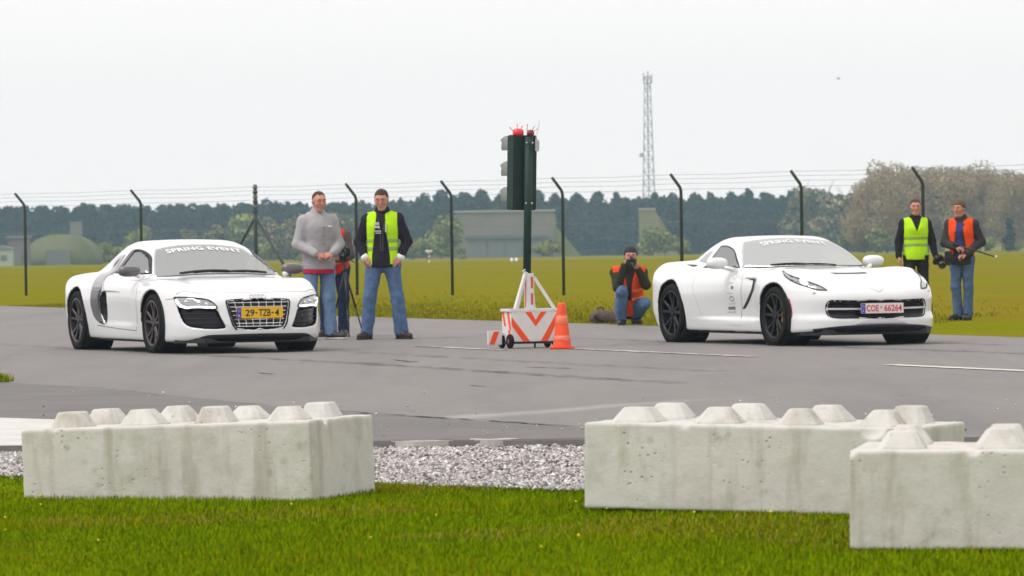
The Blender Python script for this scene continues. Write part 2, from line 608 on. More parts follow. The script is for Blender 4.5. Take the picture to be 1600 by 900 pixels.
# loose gravel strip
m = mat('gravel_bed', (.24, .225, .225), rough=.95, spec=.2, var=(.33, .31, .31), scale=25, bump=.8, bscale=60)
def gy0(x): return np.interp(x, [-9, -2.8, -.73, .36, 1.51, 4, 9], [28, 25.84, 24.85, 24.0, 23.0, 22.2, 21.5])
def gy1(x): return np.interp(x, [-9, -.2, 2.9, 9], [27.9, 27.85, 27.4, 27.0])
gx = list(np.linspace(-6, 6, 49))
v, f = [], []
for x in gx:
    for t in np.linspace(0, 1, 8):
        y = gy0(x) + (gy1(x) - gy0(x)) * t
        v.append((x, y, float(zt(y)) + .006))
for i in range(len(gx) - 1):
    for k in range(7):
        f.append((i * 8 + k, (i + 1) * 8 + k, (i + 1) * 8 + k + 1, i * 8 + k + 1))
tag(mesh('gravel_strip', v, f, m), kind='structure')

tag(ribbon('soil_step_shadow', [(x_, float(gy0(x_)) + .03) for x_ in np.linspace(-4, 4, 41)], .13, -.088, mat('painted_soil_shadow', (.055, .048, .035), 1, spec=0)), kind='structure')  # dark ribbon paints in the shadow of the soil step along the grass

def scatter(name, base_v, base_f, pts, scl, material, label, category=None, squash=None, rot3=True, tri=True, midx=None):
    """many copies of a tiny shape joined into one mesh"""
    n = len(pts); bv = np.asarray(base_v, float); k = len(bv)
    a = RNG.uniform(0, 2 * np.pi, n)
    ca, sa = np.cos(a), np.sin(a)
    P = bv[None] * scl[:, None, None] if scl.ndim == 1 else bv[None] * scl[:, None, :]
    if rot3:
        b = RNG.uniform(0, 2 * np.pi, n); cb, sb = np.cos(b), np.sin(b)
        y = P[:, :, 1] * cb[:, None] - P[:, :, 2] * sb[:, None]
        z = P[:, :, 1] * sb[:, None] + P[:, :, 2] * cb[:, None]
        P = np.stack([P[:, :, 0], y, z], 2)
    x = P[:, :, 0] * ca[:, None] - P[:, :, 1] * sa[:, None]
    y = P[:, :, 0] * sa[:, None] + P[:, :, 1] * ca[:, None]
    P = np.stack([x, y, P[:, :, 2]], 2) + pts[:, None, :]
    F = (np.asarray(base_f)[None] + (np.arange(n) * k)[:, None, None]).reshape(-1, len(base_f[0]))
    me = bpy.data.meshes.new(name)
    me.from_pydata(P.reshape(-1, 3).tolist(), [], F.tolist())
    for q in (material if isinstance(material, list) else [material]): me.materials.append(q)
    if midx is not None:
        me.polygons.foreach_set('material_index', np.repeat(midx, len(base_f)).tolist())
    o = bpy.data.objects.new(name, me)
    COL.objects.link(o)
    return tag(o, label, category, kind='stuff')

OCT_V = [(1, 0, 0), (-1, 0, 0), (0, .85, 0), (0, -.85, 0), (0, 0, .65), (0, 0, -.65)]
OCT_F = [(0, 2, 4), (2, 1, 4), (1, 3, 4), (3, 0, 4), (2, 0, 5), (1, 2, 5), (3, 1, 5), (0, 3, 5)]
N = 60000
x = RNG.uniform(-4.4, 4.9, N); t = RNG.beta(1.05, 1.0, N)
y = gy0(x) + (gy1(x) - gy0(x)) * t + RNG.normal(0, .05, N)
s = RNG.gamma(4, .0019, N) + .004
stone = [mat('gravel_light', (.52, .485, .475), .9), mat('gravel_mid', (.37, .345, .34), .9), mat('gravel_dark', (.15, .14, .14), .9), mat('gravel_white', (.74, .71, .69), .9)]
scatter('gravel', OCT_V, OCT_F, np.stack([x, y, zt(y) + .010 + s * .25], 1), np.stack([s, s * RNG.uniform(.7, 1.1, N), s * RNG.uniform(.6, 1, N)], 1), stone,
        'loose grey gravel between the asphalt and the green verge', 'gravel', midx=RNG.choice(4, N, p=[.36, .34, .18, .12]))
N = 160        # stray stones on the asphalt
x = RNG.uniform(-4.5, 4.5, N); y = 27.9 + RNG.gamma(1.3, 2.2, N)
s = RNG.gamma(3, .0016, N) + .003
scatter('stray_gravel', OCT_V, OCT_F, np.stack([x, y, .006 + s * .3], 1), s, stone, 'stray pebbles lying on the asphalt in front of the gravel strip', 'gravel', midx=RNG.choice(4, N))
# broken pale edge pieces between gravel and asphalt
m = mat('broken_concrete', (.52, .50, .48), rough=.9, var=(.40, .385, .37), scale=8)
for i, (x0, x1, y) in enumerate(((-.72, -.36, 27.62), (-.26, .03, 27.66))):
    b = MB()
    top = [(x0 + (x1 - x0) * t, y + .16 + .05 * math.sin(9 * t + i)) for t in np.linspace(0, 1, 9)]
    bot = [(x0 + (x1 - x0) * t, y + .12 - .10 * math.sin(math.pi * t)) for t in np.linspace(1, 0, 9)]
    b.prism(top + bot, -.03, .004 + .002 * i, 'xy')
    tag(b.build('concrete_fragment', m), ('longer left' if i == 0 else 'shorter right') + ' pale concrete sliver along the far edge of the gravel', 'concrete sliver', 'concrete slivers along the gravel')

# ------------------------------------------------------------------ grass
BL_V = [(-.5, 0, 0), (.5, 0, 0), (.32, .25, .6), (-.32, .25, .6), (0, .62, 1.0)]
BL_F = [(0, 1, 2), (0, 2, 3), (3, 2, 4)]
m = mat('verge_soil', (.12, .18, .002), rough=1, spec=0, var=(.17, .19, .004), scale=3.0)
v, f = [], []
gx = list(np.linspace(-9, 9, 37))
for x in gx:
    for t in np.linspace(0, 1, 10):
        y = 4 + (gy0(x) - 4) * t
        v.append((x, y, float(zt(y)) + .004 + (.012 * noise.noise((x * 1.3, y * 1.3, 0)))))
for i in range(len(gx) - 1):
    for k in range(9):
        f.append((i * 10 + k, (i + 1) * 10 + k, (i + 1) * 10 + k + 1, i * 10 + k + 1))
tag(mesh('verge', v, f, m), kind='structure')
N = 190000
y = 17.0 + (26.2 - 17.0) * RNG.power(1.3, N)
x = RNG.uniform(-1, 1, N) * (y * .112 + .25)
keep = y < gy0(x) + RNG.normal(-.02, .09, N)
x, y = x[keep], y[keep]
den = np.array([noise.noise((a * .9, b * .9, 3)) for a, b in zip(x, y)])
hh = (.022 + .017 * np.clip(den + .35, 0, 1.3)) * RNG.uniform(.6, 1.3, len(x))
gm = [mat('blade_bright', (.17, .27, .0006), .95, spec=.0), mat('blade_mid', (.145, .22, .0006), .95, spec=.0), mat('blade_yellow', (.24, .235, .001), .95, spec=.0), mat('blade_dark', (.10, .155, .0006), .95, spec=.0), mat('blade_straw', (.30, .235, .05), .95, spec=.0)]
pp = np.clip(den, -.6, .6)
pick = RNG.uniform(0, 1, len(x)) + pp * .35
dry = np.array([noise.noise((a * .55 + 7, b * .8, 9)) for a, b in zip(x, y)])
mi = np.where(pick < .20, 3, np.where(pick < .52, 1, np.where(pick < .90 - .35 * np.clip(dry * 2, 0, 1), 0, 2)))
mi = np.where((dry > .22) & (RNG.uniform(0, 1, len(x)) < .16), 4, mi)
wd = RNG.uniform(.004, .008, len(x))
scatter('verge_grass', BL_V, BL_F, np.stack([x, y, zt(y) + .002], 1), np.stack([wd, hh * RNG.uniform(.3, 1.0, len(x)), hh], 1), gm,
        'short bright green grass on the near verge round the concrete blocks', 'grass', rot3=False, midx=mi)
# dandelions
N = 26
x = RNG.uniform(-2.6, 2.2, N); y = RNG.uniform(19, 24.5, N)
x, y = x[y < gy0(x) - .1], y[y < gy0(x) - .1]
s = RNG.uniform(.006, .010, len(x))
scatter('dandelions', OCT_V, OCT_F, np.stack([x, y, zt(y) + .045], 1), s, mat('dandelion_yellow', (.75, .62, .02), .7), 'tiny yellow dandelion heads dotted through the near grass', 'flowers')
# taller fringe along the far runway edge and rough tufts over the field
fg = [mat('field_blade', (.20, .20, .006), 1, spec=0), mat('field_blade_dry', (.27, .21, .016), 1, spec=0), mat('field_blade_green', (.16, .19, .005), 1, spec=0)]
N = 60000
t = RNG.uniform(-12, 30, N); off = RNG.gamma(1.2, 4.0, N)
nx, ny = math.cos(R(20.7)), math.sin(R(20.7))
x = -U.x * t + nx * off * .25 + RNG.normal(0, .06, N); y = 69.2 - U.y * t + off
x = x + 0.02
ok = (np.abs(x) < y * .118) & (y > 55)
x, y = x[ok], y[ok]
hh = RNG.uniform(.02, .055, len(x))
scatter('field_grass', BL_V, BL_F, np.stack([x, y, np.full(len(x), -.04)], 1), np.stack([hh * .35, hh * .8, hh], 1), fg,
        'olive field grass fringing the far edge of the runway', 'grass', rot3=False, midx=RNG.choice(3, len(x), p=[.5, .25, .25]))
# a tuft pushing through the asphalt at the left edge
N = 500
a = RNG.uniform(0, 2 * np.pi, N); r_ = RNG.power(.7, N) * .12
x, y = -4.49 + r_ * np.cos(a) * 1.1, 41.3 + r_ * np.sin(a) * 2.5
hh = RNG.uniform(.03, .085, N)
scatter('grass_tuft', BL_V, BL_F, np.stack([x, y, np.full(N, .004)], 1), np.stack([hh * .15, hh * .7, hh], 1), gm[:3],
        'small green grass tuft growing through the asphalt at the left edge', 'grass', rot3=False, midx=RNG.choice(3, N))

# ------------------------------------------------------------------ trees
def gz(y): return float(zt(y))
QV = [(-.5, -.5, 0), (.5, -.5, 0), (.5, .5, .12), (-.5, .5, -.1)]
def leaf_mesh(name, blobs, n, size, mats, weights, flat=.0):
    """leaf-clump faces spread through a set of ellipsoids"""
    vol = np.array([b[1][0] * b[1][1] * b[1][2] for b in blobs]) ** .75
    pick = RNG.choice(len(blobs), n, p=vol / vol.sum())
    d = RNG.normal(size=(n, 3)); d /= np.linalg.norm(d, axis=1, keepdims=True)
    r = RNG.uniform(.25, 1.0, n) ** .45
    C = np.array([b[0] for b in blobs]); A = np.array([b[1] for b in blobs])
    P = C[pick] + d * r[:, None] * A[pick]
    nn = d + RNG.normal(0, .55, (n, 3)); nn /= np.linalg.norm(nn, axis=1, keepdims=True)
    t = np.cross(nn, RNG.normal(size=(n, 3))); t /= np.linalg.norm(t, axis=1, keepdims=True)
    b = np.cross(nn, t)
    s = size * RNG.uniform(.55, 1.35, n)
    q = np.array(QV)
    V = P[:, None, :] + s[:, None, None] * (q[None, :, :1] * t[:, None] + q[None, :, 1:2] * b[:, None] * .7 + q[None, :, 2:] * nn[:, None])
    F = np.arange(4 * n).reshape(n, 4)
    me = bpy.data.meshes.new(name)
    me.from_pydata(V.reshape(-1, 3).tolist(), [], F.tolist())
    for m_ in mats: me.materials.append(m_)
    me.polygons.foreach_set('material_index', RNG.choice(len(mats), n, p=weights).tolist())
    return me

def trunk_mesh(name, h, r, limbs, material, lean=.02):
    b = MB()
    pts = [(random.uniform(-lean, lean) * h * k / 5, random.uniform(-lean, lean) * h * k / 5, h * k / 5) for k in range(6)]
    pts[0] = (0, 0, -.4)
    b.tube(pts, [r * (1 - .8 * k / 5) for k in range(6)], seg=6)
    for (z0, ln, el, az) in limbs:
        k = min(4, int(z0 / h * 5)); p = Vector(pts[k]).lerp(Vector(pts[k + 1]), z0 / h * 5 - k)
        e = p + Vector((math.cos(az) * math.cos(el), math.sin(az) * math.cos(el), math.sin(el))) * ln
        mid = p.lerp(e, .5) + Vector((0, 0, ln * .06))
        b.tube([p, mid, e], [r * .38, r * .25, r * .08], seg=5)
    me = bpy.data.meshes.new(name)
    me.from_pydata(b.v, [], b.f)
    me.materials.append(material)
    return me

bark = mat('pine_bark', (.06, .045, .035), .95, spec=.1)
bark2 = mat('grey_bark', (.10, .085, .07), .95, spec=.1)
def kind_of_tree(name, crown, trunk):
    return (name, crown, trunk)
pine_m = [mat('pine_dark', (.013, .026, .020), .9, spec=.1), mat('pine_mid', (.022, .042, .026), .9, spec=.1), mat('pine_tip', (.036, .058, .032), .9, spec=.1)]
PINES = []
for k in range(5):
    h = 13.0
    bl = []
    for j in range(11):
        z = h * random.uniform(.12, .86); w_ = random.uniform(1.5, 2.5) * (1.2 - .6 * z / h)
        a = random.uniform(0, 6.28); rr = random.uniform(0, 1.9) * (1.15 - .75 * z / h)
        bl.append(((rr * math.cos(a), rr * math.sin(a), z), (w_, w_, random.uniform(.9, 1.6))))
    bl.append(((random.uniform(-.3, .3), 0, h * .93), (random.uniform(.7, 1.3), random.uniform(.7, 1.3), h * .07)))
    PINES.append((leaf_mesh('pine_crown', bl, 1300, .72, pine_m, [.45, .38, .17]),
                  trunk_mesh('pine_trunk', h * .9, .17, [(h * random.uniform(.3, .8), 1.8, .35, random.uniform(0, 6.28)) for _ in range(6)], bark)))
def leafy(name, h, wd, n, size, mats, wts, nb, low=.18, trunk_r=.16):
    bl = []
    for j in range(nb):
        z = h * random.uniform(low, .88); f_ = math.sin(math.pi * min(.98, max(.06, (z / h - low * .5) / (1.02 - low * .5)))) ** .7
        a = random.uniform(0, 6.28); rr = wd * .36 * f_ * math.sqrt(random.random())
        s_ = random.uniform(.13, .26) * wd
        bl.append(((rr * math.cos(a), rr * math.sin(a), z), (s_, s_, s_ * random.uniform(.6, .95))))
    return (leaf_mesh(name + '_crown', bl, n, size, mats, wts),
            trunk_mesh(name + '_trunk', h * .82, trunk_r, [(h * random.uniform(.2, .75), wd * random.uniform(.25, .5), random.uniform(.4, 1.1), random.uniform(0, 6.28)) for _ in range(9)], bark2))
brown_m = [mat('bud_brown', (.33, .24, .14), .95, spec=0), mat('bud_tan', (.36, .265, .155), .95, spec=0), mat('bud_olive', (.33, .275, .10), .95, spec=0), mat('twig_grey', (.28, .21, .14), .95, spec=0)]
green_m = [mat('leaf_spring', (.19, .23, .05), .85, spec=.1), mat('leaf_yellowgreen', (.27, .29, .08), .85, spec=.1), mat('leaf_dark', (.125, .155, .045), .85, spec=.1)]  # three leaf tones, dealt to the faces at random
olive_m = [mat('leaf_olive', (.15, .16, .07), .85, spec=.1), mat('leaf_greygreen', (.12, .14, .075), .85, spec=.1), mat('bud_tan', (.27, .205, .12), .9, spec=.1)]
BROWN = [leafy('budding_tree', 15.5, 11.0, 9000, .27, brown_m, [.40, .22, .26, .12], 40) for _ in range(4)]
GREEN = [leafy('leafing_bush', 4.6, 5.0, 900, .42, green_m, [.45, .30, .25], 14, low=.10, trunk_r=.09) for _ in range(4)]
OLIVE = [leafy('olive_tree', 9.5, 7.5, 1200, .58, olive_m, [.45, .37, .18], 20, low=.12) for _ in range(4)]

def plant(name, kindset, x, y, s, label, category, group, sz=1.0):
    cr, tr = random.choice(kindset)
    e = empty(name, (x, y, gz(y) - .1), random.uniform(0, 6.28))
    e.scale = (s, s, s * sz)
    tag(e, label, category, group)
    for nm, me in (('crown', cr), ('trunk', tr)):
        o = bpy.data.objects.new(nm, me)
        COL.objects.link(o)
        o.parent = e
    return e
def px2x(px, y): return (px - 800) / 7400 * y
ORD = ['first', 'second', 'third', 'fourth', 'fifth', 'sixth', 'seventh', 'eighth', 'ninth', 'tenth', 'eleventh', 'twelfth', 'thirteenth', 'fourteenth', 'fifteenth', 'sixteenth', 'seventeenth', 'eighteenth', 'nineteenth', 'twentieth',
       'twenty-first', 'twenty-second', 'twenty-third', 'twenty-fourth', 'twenty-fifth', 'twenty-sixth', 'twenty-seventh', 'twenty-eighth', 'twenty-ninth']
# pine wood: three ranks, then a dense mass behind
TOP = [(-60, 318), (0, 314), (60, 322), (130, 312), (200, 320), (260, 318), (330, 316), (400, 318), (450, 306), (520, 318), (600, 314), (640, 308), (675, 292), (700, 292), (760, 298), (830, 298), (900, 300), (960, 300), (1000, 302), (1080, 300), (1150, 294), (1210, 296), (1270, 300), (1330, 306), (1380, 330)]
for row, (yy, dz) in enumerate(((905, 6), (930, 2), (960, 0))):
    px = -60 + row * 13
    while px < 1350:
        top = np.interp(px, [a for a, _ in TOP], [b for _, b in TOP]) + dz + random.uniform(-4, 9)
        hor = 378 - .014 * (px - 800)
        y_ = yy + random.uniform(-9, 9)
        hgt = (hor - top) / 7400 * y_ + EYE - gz(y_)
        plant('pine_tree', PINES, px2x(px, y_), y_, hgt / 13.0, 'dark blue-green pine in the wood on the skyline behind the fence', 'pine tree', 'pines of the far wood', 1.0)
        px += random.uniform(24, 38)
bl = []
for px in range(-120, 1400, 22):
    for zz in (1.5, 4.5, 7.2, 9.3):
        y_ = 985 + random.uniform(-6, 6)
        bl.append(((px2x(px, y_) + random.uniform(-1, 1), y_, gz(y_) + zz), (2.6, 3.0, 2.6)))
o = bpy.data.objects.new('pine_wood', leaf_mesh('pine_wood', bl, 46000, 1.1, pine_m, [.6, .3, .1]))
COL.objects.link(o)
tag(o, 'dense dark mass of the pine wood filling the gaps between the front pines', 'wood', kind='stuff')
# leafless, budding brown wood at the right
for row, (yy, dz) in enumerate(((700, 10), (725, 0), (750, -4))):
    px = 1352 + row * 18
    while px < 1700:
        top = np.interp(px, [1340, 1380, 1410, 1480, 1540, 1600, 1700], [278, 256, 247, 249, 254, 256, 250]) + dz + random.uniform(-3, 12)
        y_ = yy + random.uniform(-8, 8)
        hgt = (378 - .014 * (px - 800) - top) / 7400 * y_ + EYE - gz(y_)
        plant('budding_tree', BROWN, px2x(px, y_), y_, hgt / 15.5, 'tan-brown budding tree of the taller wood at the right edge', 'tree', 'budding trees at the right')
        px += random.uniform(32, 46)
for i, (px, top, yy) in enumerate(((1255, 288, 860), (1292, 282, 870), (1325, 290, 850))):
    hgt = (378 - .014 * (px - 800) - top) / 7400 * yy + EYE - gz(yy)
    plant('olive_tree', OLIVE, px2x(px, yy), yy, hgt / 9.5, ['leftmost', 'tallest, middle', 'rightmost'][i] + ' of three olive-green trees above the pines beside the brown wood', 'tree', 'olive trees by the brown wood')
# olive and budding trees before the pines, left of centre
for i, px in enumerate((225, 300, 345, 392, 428, 462, 498, 532, 566)):
    yy = 780 + random.uniform(-25, 25); top = [352, 350, 342, 334, 330, 324, 326, 330, 345][i]
    hgt = (378 - .014 * (px - 800) - top) / 7400 * yy + EYE - gz(yy)
    plant('olive_tree', OLIVE if i % 3 else GREEN, px2x(px, yy), yy, hgt / (9.5 if i % 3 else 4.6), ORD[i] + ' olive tree from the left in the pale row before the pines', 'tree', 'olive trees left of centre')
# yellow-green bushes
BUSH = [(645, 366, 700), (668, 356, 705), (690, 336, 720), (1014, 352, 705), (1040, 342, 715), (1062, 366, 700), (1288, 366, 700), (1318, 360, 705), (1345, 370, 700), (1378, 352, 690), (130, 372, 700), (165, 376, 690), (196, 372, 700),
        (235, 380, 690), (275, 374, 695), (330, 372, 700), (420, 368, 700), (470, 366, 690), (520, 376, 690), (848, 372, 690), (864, 366, 692), (1430, 368, 660), (1468, 376, 655), (1540, 362, 650), (1590, 372, 650), (720, 384, 690), (1180, 392, 690), (1100, 392, 690)]
BUSH.sort()
for (px, top, yy) in BUSH:
    hgt = (378 - .014 * (px - 800) - top) / 7400 * yy + EYE - gz(yy)
    plant('leafing_bush', GREEN, px2x(px, yy), yy, hgt / 4.6, ORD[sorted(BUSH).index((px, top, yy))] + ' yellow-green bush from the left at the foot of the far trees', 'bush', 'bushes at the foot of the far trees')
plant('pine_tree', PINES, px2x(1578, 640), 640, .36, 'small dark blue-green conifer at the foot of the brown wood on the right', 'pine tree', None)

# ------------------------------------------------------------------ far buildings and mast
shell_m = mat('shelter_concrete', (.255, .225, .195), .95, spec=.1, var=(.195, .185, .14), scale=.22)
dark_m = mat('shelter_door', (.15, .165, .15), .8, var=(.19, .20, .17), scale=.4)
turf_m = mat('shelter_turf', (.15, .17, .045), .95, spec=.1, var=(.20, .20, .07), scale=.5)
def arch_pts(w, h, n=14):
    return [(w / 2 * math.cos(math.pi * k / n) , h * math.sin(math.pi * k / n) ** .8) for k in range(n + 1)]
sx, sy = px2x(790, 820), 820
sh_ = empty('aircraft_shelter', (sx, sy, gz(820) - .1))
b = MB(); b.prism([(-8.9, 0), (-8.9, 7.4), (-8.4, 8.1), (8.4, 8.1), (8.9, 7.4), (8.9, 0)], 0, 1.4, 'xz'); b.build('front_wall', shell_m, sh_, bevel=.1)
b = MB(); b.box((0, .5, 8.25), (17.6, 1.6, .35)); b.build('parapet', mat('parapet_pale', (.35, .32, .29), .9), sh_)
b = MB(); b.prism(arch_pts(17.0, 7.6), 1.4, 26, 'xz'); b.build('vault', turf_m, sh_, smooth=True)
for k in range(4):
    b = MB(); b.box((-4.6 + k * 3.05, -.12, 1.7), (2.9, .3, 3.4)); b.build('door_leaf', dark_m, sh_, bevel=.05)
b = MB(); b.box((.2, -.35, 3.75), (14.0, .7, .55)); b.build('door_lintel', mat('lintel_dark', (.12, .12, .125), .8), sh_)
for sgn in (-1, 1):
    b = MB(); b.prism([(sgn * 8.9, 0), (sgn * 13.5, 0), (sgn * 8.9, 5.4)], -.6, 14, 'xz'); b.build('turf_bank', turf_m, sh_)
tag(sh_, 'wide grey aircraft shelter with turf banks behind the traffic signal', 'aircraft shelter')
sx = px2x(1012, 800)
s2 = empty('aircraft_shelter', (sx, 800, gz(800) - .1), 0)
b = MB(); b.prism([(-1.3, 0), (-1.3, 7.9), (1.4, 7.9), (3.4, 4.5), (5.5, 0)], 0, 1.2, 'xz'); b.build('front_wall', mat('shelter_turf_face', (.20, .21, .10), .95, var=(.25, .24, .13), scale=.4), s2)
b = MB(); b.box((.05, .5, 8.05), (2.9, 1.4, .35)); b.build('parapet', MATS['parapet_pale'], s2)
tag(s2, 'narrow turf-covered shelter end above the crouching photographer', 'aircraft shelter')
# left: low mound shelter, grey block, pale hut
y0 = 640
mnd = empty('mound_shelter', (px2x(92, y0), y0, gz(y0) - .1))
b = MB(); b.prism([(x_ * 1.0, z_) for x_, z_ in arch_pts(9.8, 4.3)], 0, 14, 'xz'); b.build('vault', mat('mound_turf', (.155, .175, .09), .95, spec=0, var=(.19, .20, .115), scale=.5), mnd, smooth=True)
b = MB(); b.box((0, -.15, 1.1), (3.4, .4, 2.2)); b.build('door', dark_m, mnd, bevel=.05)
b = MB(); b.box((2.0, 5, 4.9), (1.5, 1.5, 2.2)); b.build('vent_stack', mat('stack_grey', (.20, .215, .20), .9), mnd, bevel=.05)
tag(mnd, 'low rounded green-grey shelter mound with a vent stack, far left', 'shelter')
blk = empty('block_house', (px2x(28, 630), 630, gz(630) - .1))
b = MB(); b.box((0, 2, 1.9), (2.7, 4, 3.8)); b.build('wall', mat('blockhouse_wall', (.20, .17, .19), .9, var=(.16, .14, .155), scale=.6), blk, bevel=.05)
b = MB(); b.box((0, 2, 3.95), (3.1, 4.4, .35)); b.build('roof', MATS['stack_grey'], blk, bevel=.04)
b = MB(); b.box((0, -.06, 1.0), (1.1, .2, 2.0)); b.build('door', dark_m, blk)
tag(blk, 'small flat-roofed grey blockhouse at the far left', 'building')
hut = empty('hut', (px2x(3, 620), 620, gz(620) - .1))
b = MB(); b.box((0, 1.5, 1.15), (2.6, 3, 2.3)); b.build('wall', mat('hut_wall', (.42, .46, .38), .9), hut, bevel=.04)
b = MB(); b.prism([(-1.5, 2.3), (1.5, 2.3), (1.5, 2.45), (0, 2.8), (-1.5, 2.45)], -.2, 3.2, 'xz'); b.build('roof', MATS['stack_grey'], hut)
b = MB(); b.box((.3, -.05, 1.2), (.8, .12, .7)); b.build('window', dark_m, hut)
tag(hut, 'pale green hut at the left edge beside the blockhouse', 'hut')

# lattice mast
ym = 1010
mast = empty('radio_mast', (px2x(1016, ym), ym, gz(ym)))
steel = mat('mast_steel', (.36, .37, .40), .6, metal=.3)
H_, n_ = 38.0, 15
def hw(z): return 1.75 - 1.15 * (z / H_) ** .75
zs = [H_ * k / n_ for k in range(n_ + 1)]
for (sx_, sy_) in ((-1, -1), (1, -1), (1, 1), (-1, 1)):
    b = MB(); b.tube([(sx_ * hw(z), sy_ * hw(z), z) for z in zs], [.11 - .04 * z / H_ for z in zs], seg=5); b.build('leg', steel, mast)
for k in range(n_):
    b = MB()
    z0, z1 = zs[k], zs[k + 1]; a, c = hw(z0), hw(z1)
    for s_ in (-1, 1):
        b.tube([(-a, s_ * a, z0), (c, s_ * c, z1)], .05, seg=4); b.tube([(a, s_ * a, z0), (-c, s_ * c, z1)], .05, seg=4)
        b.tube([(s_ * a, -a, z0), (s_ * c, c, z1)], .05, seg=4); b.tube([(s_ * a, a, z0), (s_ * c, -c, z1)], .05, seg=4)
        b.tube([(-c, s_ * c, z1), (c, s_ * c, z1)], .05, seg=4)
    b.build('brace_panel', steel, mast)
b = MB(); b.tube([(0, 0, 0), (0, 0, H_)], .13, seg=5); b.build('cable_ladder', steel, mast)
for (ax, az) in ((-.85, H_ - .2), (.85, H_ - .5), (.1, H_ + .2)):
    b = MB(); b.box((ax, -.5, az), (.28, .2, 1.9)); b.build('antenna', mat('antenna_pale', (.55, .55, .56), .6), mast, bevel=.03)
b = MB(); b.box((0, 0, H_ - 1.4), (1.9, 1.9, .12)); b.build('platform', steel, mast)
b = MB(); b.tube([(-1.5, -.6, 21.2), (-1.5, -.9, 21.2)], [.45, .5], seg=12); b.build('dish', MATS['antenna_pale'], mast)
tag(mast, 'tall grey lattice radio mast above the pines', 'radio mast')

# ------------------------------------------------------------------ perimeter fence
FP = [(-15.84, 124.81), (-12.40, 120.86), (-9.15, 117.12), (-6.13, 113.65), (-3.62, 110.77), (-1.36, 108.16), (1.15, 105.27), (3.68, 102.37), (6.11, 99.57), (8.43, 96.90), (10.71, 94.28)]
fence = empty('perimeter_fence', (0, 106.6, 0))
post_m = mat('fence_post_green', (.022, .034, .034), .6, var=(.032, .042, .042), scale=6)
wire_m = mat('fence_wire', (.22, .23, .24), .6, metal=.3)
arm = Vector((-.755, -.656))
HV, HT = 2.27, 2.57
def floc(p): return Vector((p[0], p[1] - 106.6, 0))
for i, p in enumerate(FP):
    o = floc(p)
    b = MB()
    if i == 3:
        b.tube([o + Vector((0, 0, -.15)), o + Vector((0, 0, 2.62))], .045, seg=10)
        q = b.build('post', post_m, fence, smooth=True)
        for k in range(6):
            c = MB(); c.lathe([(0, 0), (.06, .0), (.065, .03), (.05, .06), (0, .06)], 'z', c=(o.x, o.y, 1.95 + k * .115), seg=8)
            c.build('insulator', mat('insulator_grey', (.12, .12, .12), .5) if k % 2 else post_m, q)
        fd = Vector((.656, -.755, 0))
        for s_, d_ in ((-1, 1.75), (1, 1.75)):
            c = MB(); c.tube([o + Vector((0, 0, 1.85)), o + fd * s_ * d_ + Vector((0, 0, -.05))], .034, seg=8)
            c.build('brace', post_m, fence, smooth=True)
    else:
        t = o + Vector((arm.x * .30, arm.y * .30, HT))
        b.tube([o + Vector((0, 0, -.15)), o + Vector((0, 0, HV - .06)), o + Vector((arm.x * .03, arm.y * .03, HV + .02)), t], [.036, .036, .035, .033], seg=10)
        b.build('post', post_m, fence, smooth=True)
for (fa, hz) in ((.29, HT - .01), (.20, HT - .10), (.10, HT - .20), (0, HV - .02), (0, 1.55)):
    b = MB()
    pts = []
    for i, p in enumerate(FP):
        o = floc(p) + Vector((arm.x * fa, arm.y * fa, hz))
        if pts: pts.append((pts[-1] + o) / 2 - Vector((0, 0, .02)))
        pts.append(o)
    b.tube(pts, .0036, seg=4)
    w_ = b.build('barbed_wire' if fa else 'line_wire', wire_m, fence)
tag(fence, 'dark green posts with angled tops and wires of the airfield fence', 'fence')
# ------------------------------------------------------------------ car building kit
class Shell:
    def __init__(s, v, q):
        s.v, s.q = v, q
        s.bvh = BVHTree.FromPolygons(v.tolist(), q.tolist())
    def hit(s, uv, axis):
        u, w = uv[0], uv[1]
        o, d = {'x': ((4, u, w), (-1, 0, 0)), 'r': ((-4, u, w), (1, 0, 0)), 'y-': ((u, -3, w), (0, 1, 0)),
                'y+': ((u, 3, w), (0, -1, 0)), 'z': ((u, w, 3), (0, 0, -1))}[axis]
        p, n, i, _ = s.bvh.ray_cast(Vector(o), Vector(d))
        return p, n

def flip_uv(poly, axis):
    """the same outline on the other side of the car"""
    if axis == 'y-': return poly, 'y+'
    return [(-p[0],) + tuple(p[1:]) for p in poly] if axis in 'xr' else [(p[0], -p[1]) + tuple(p[2:]) for p in poly], axis

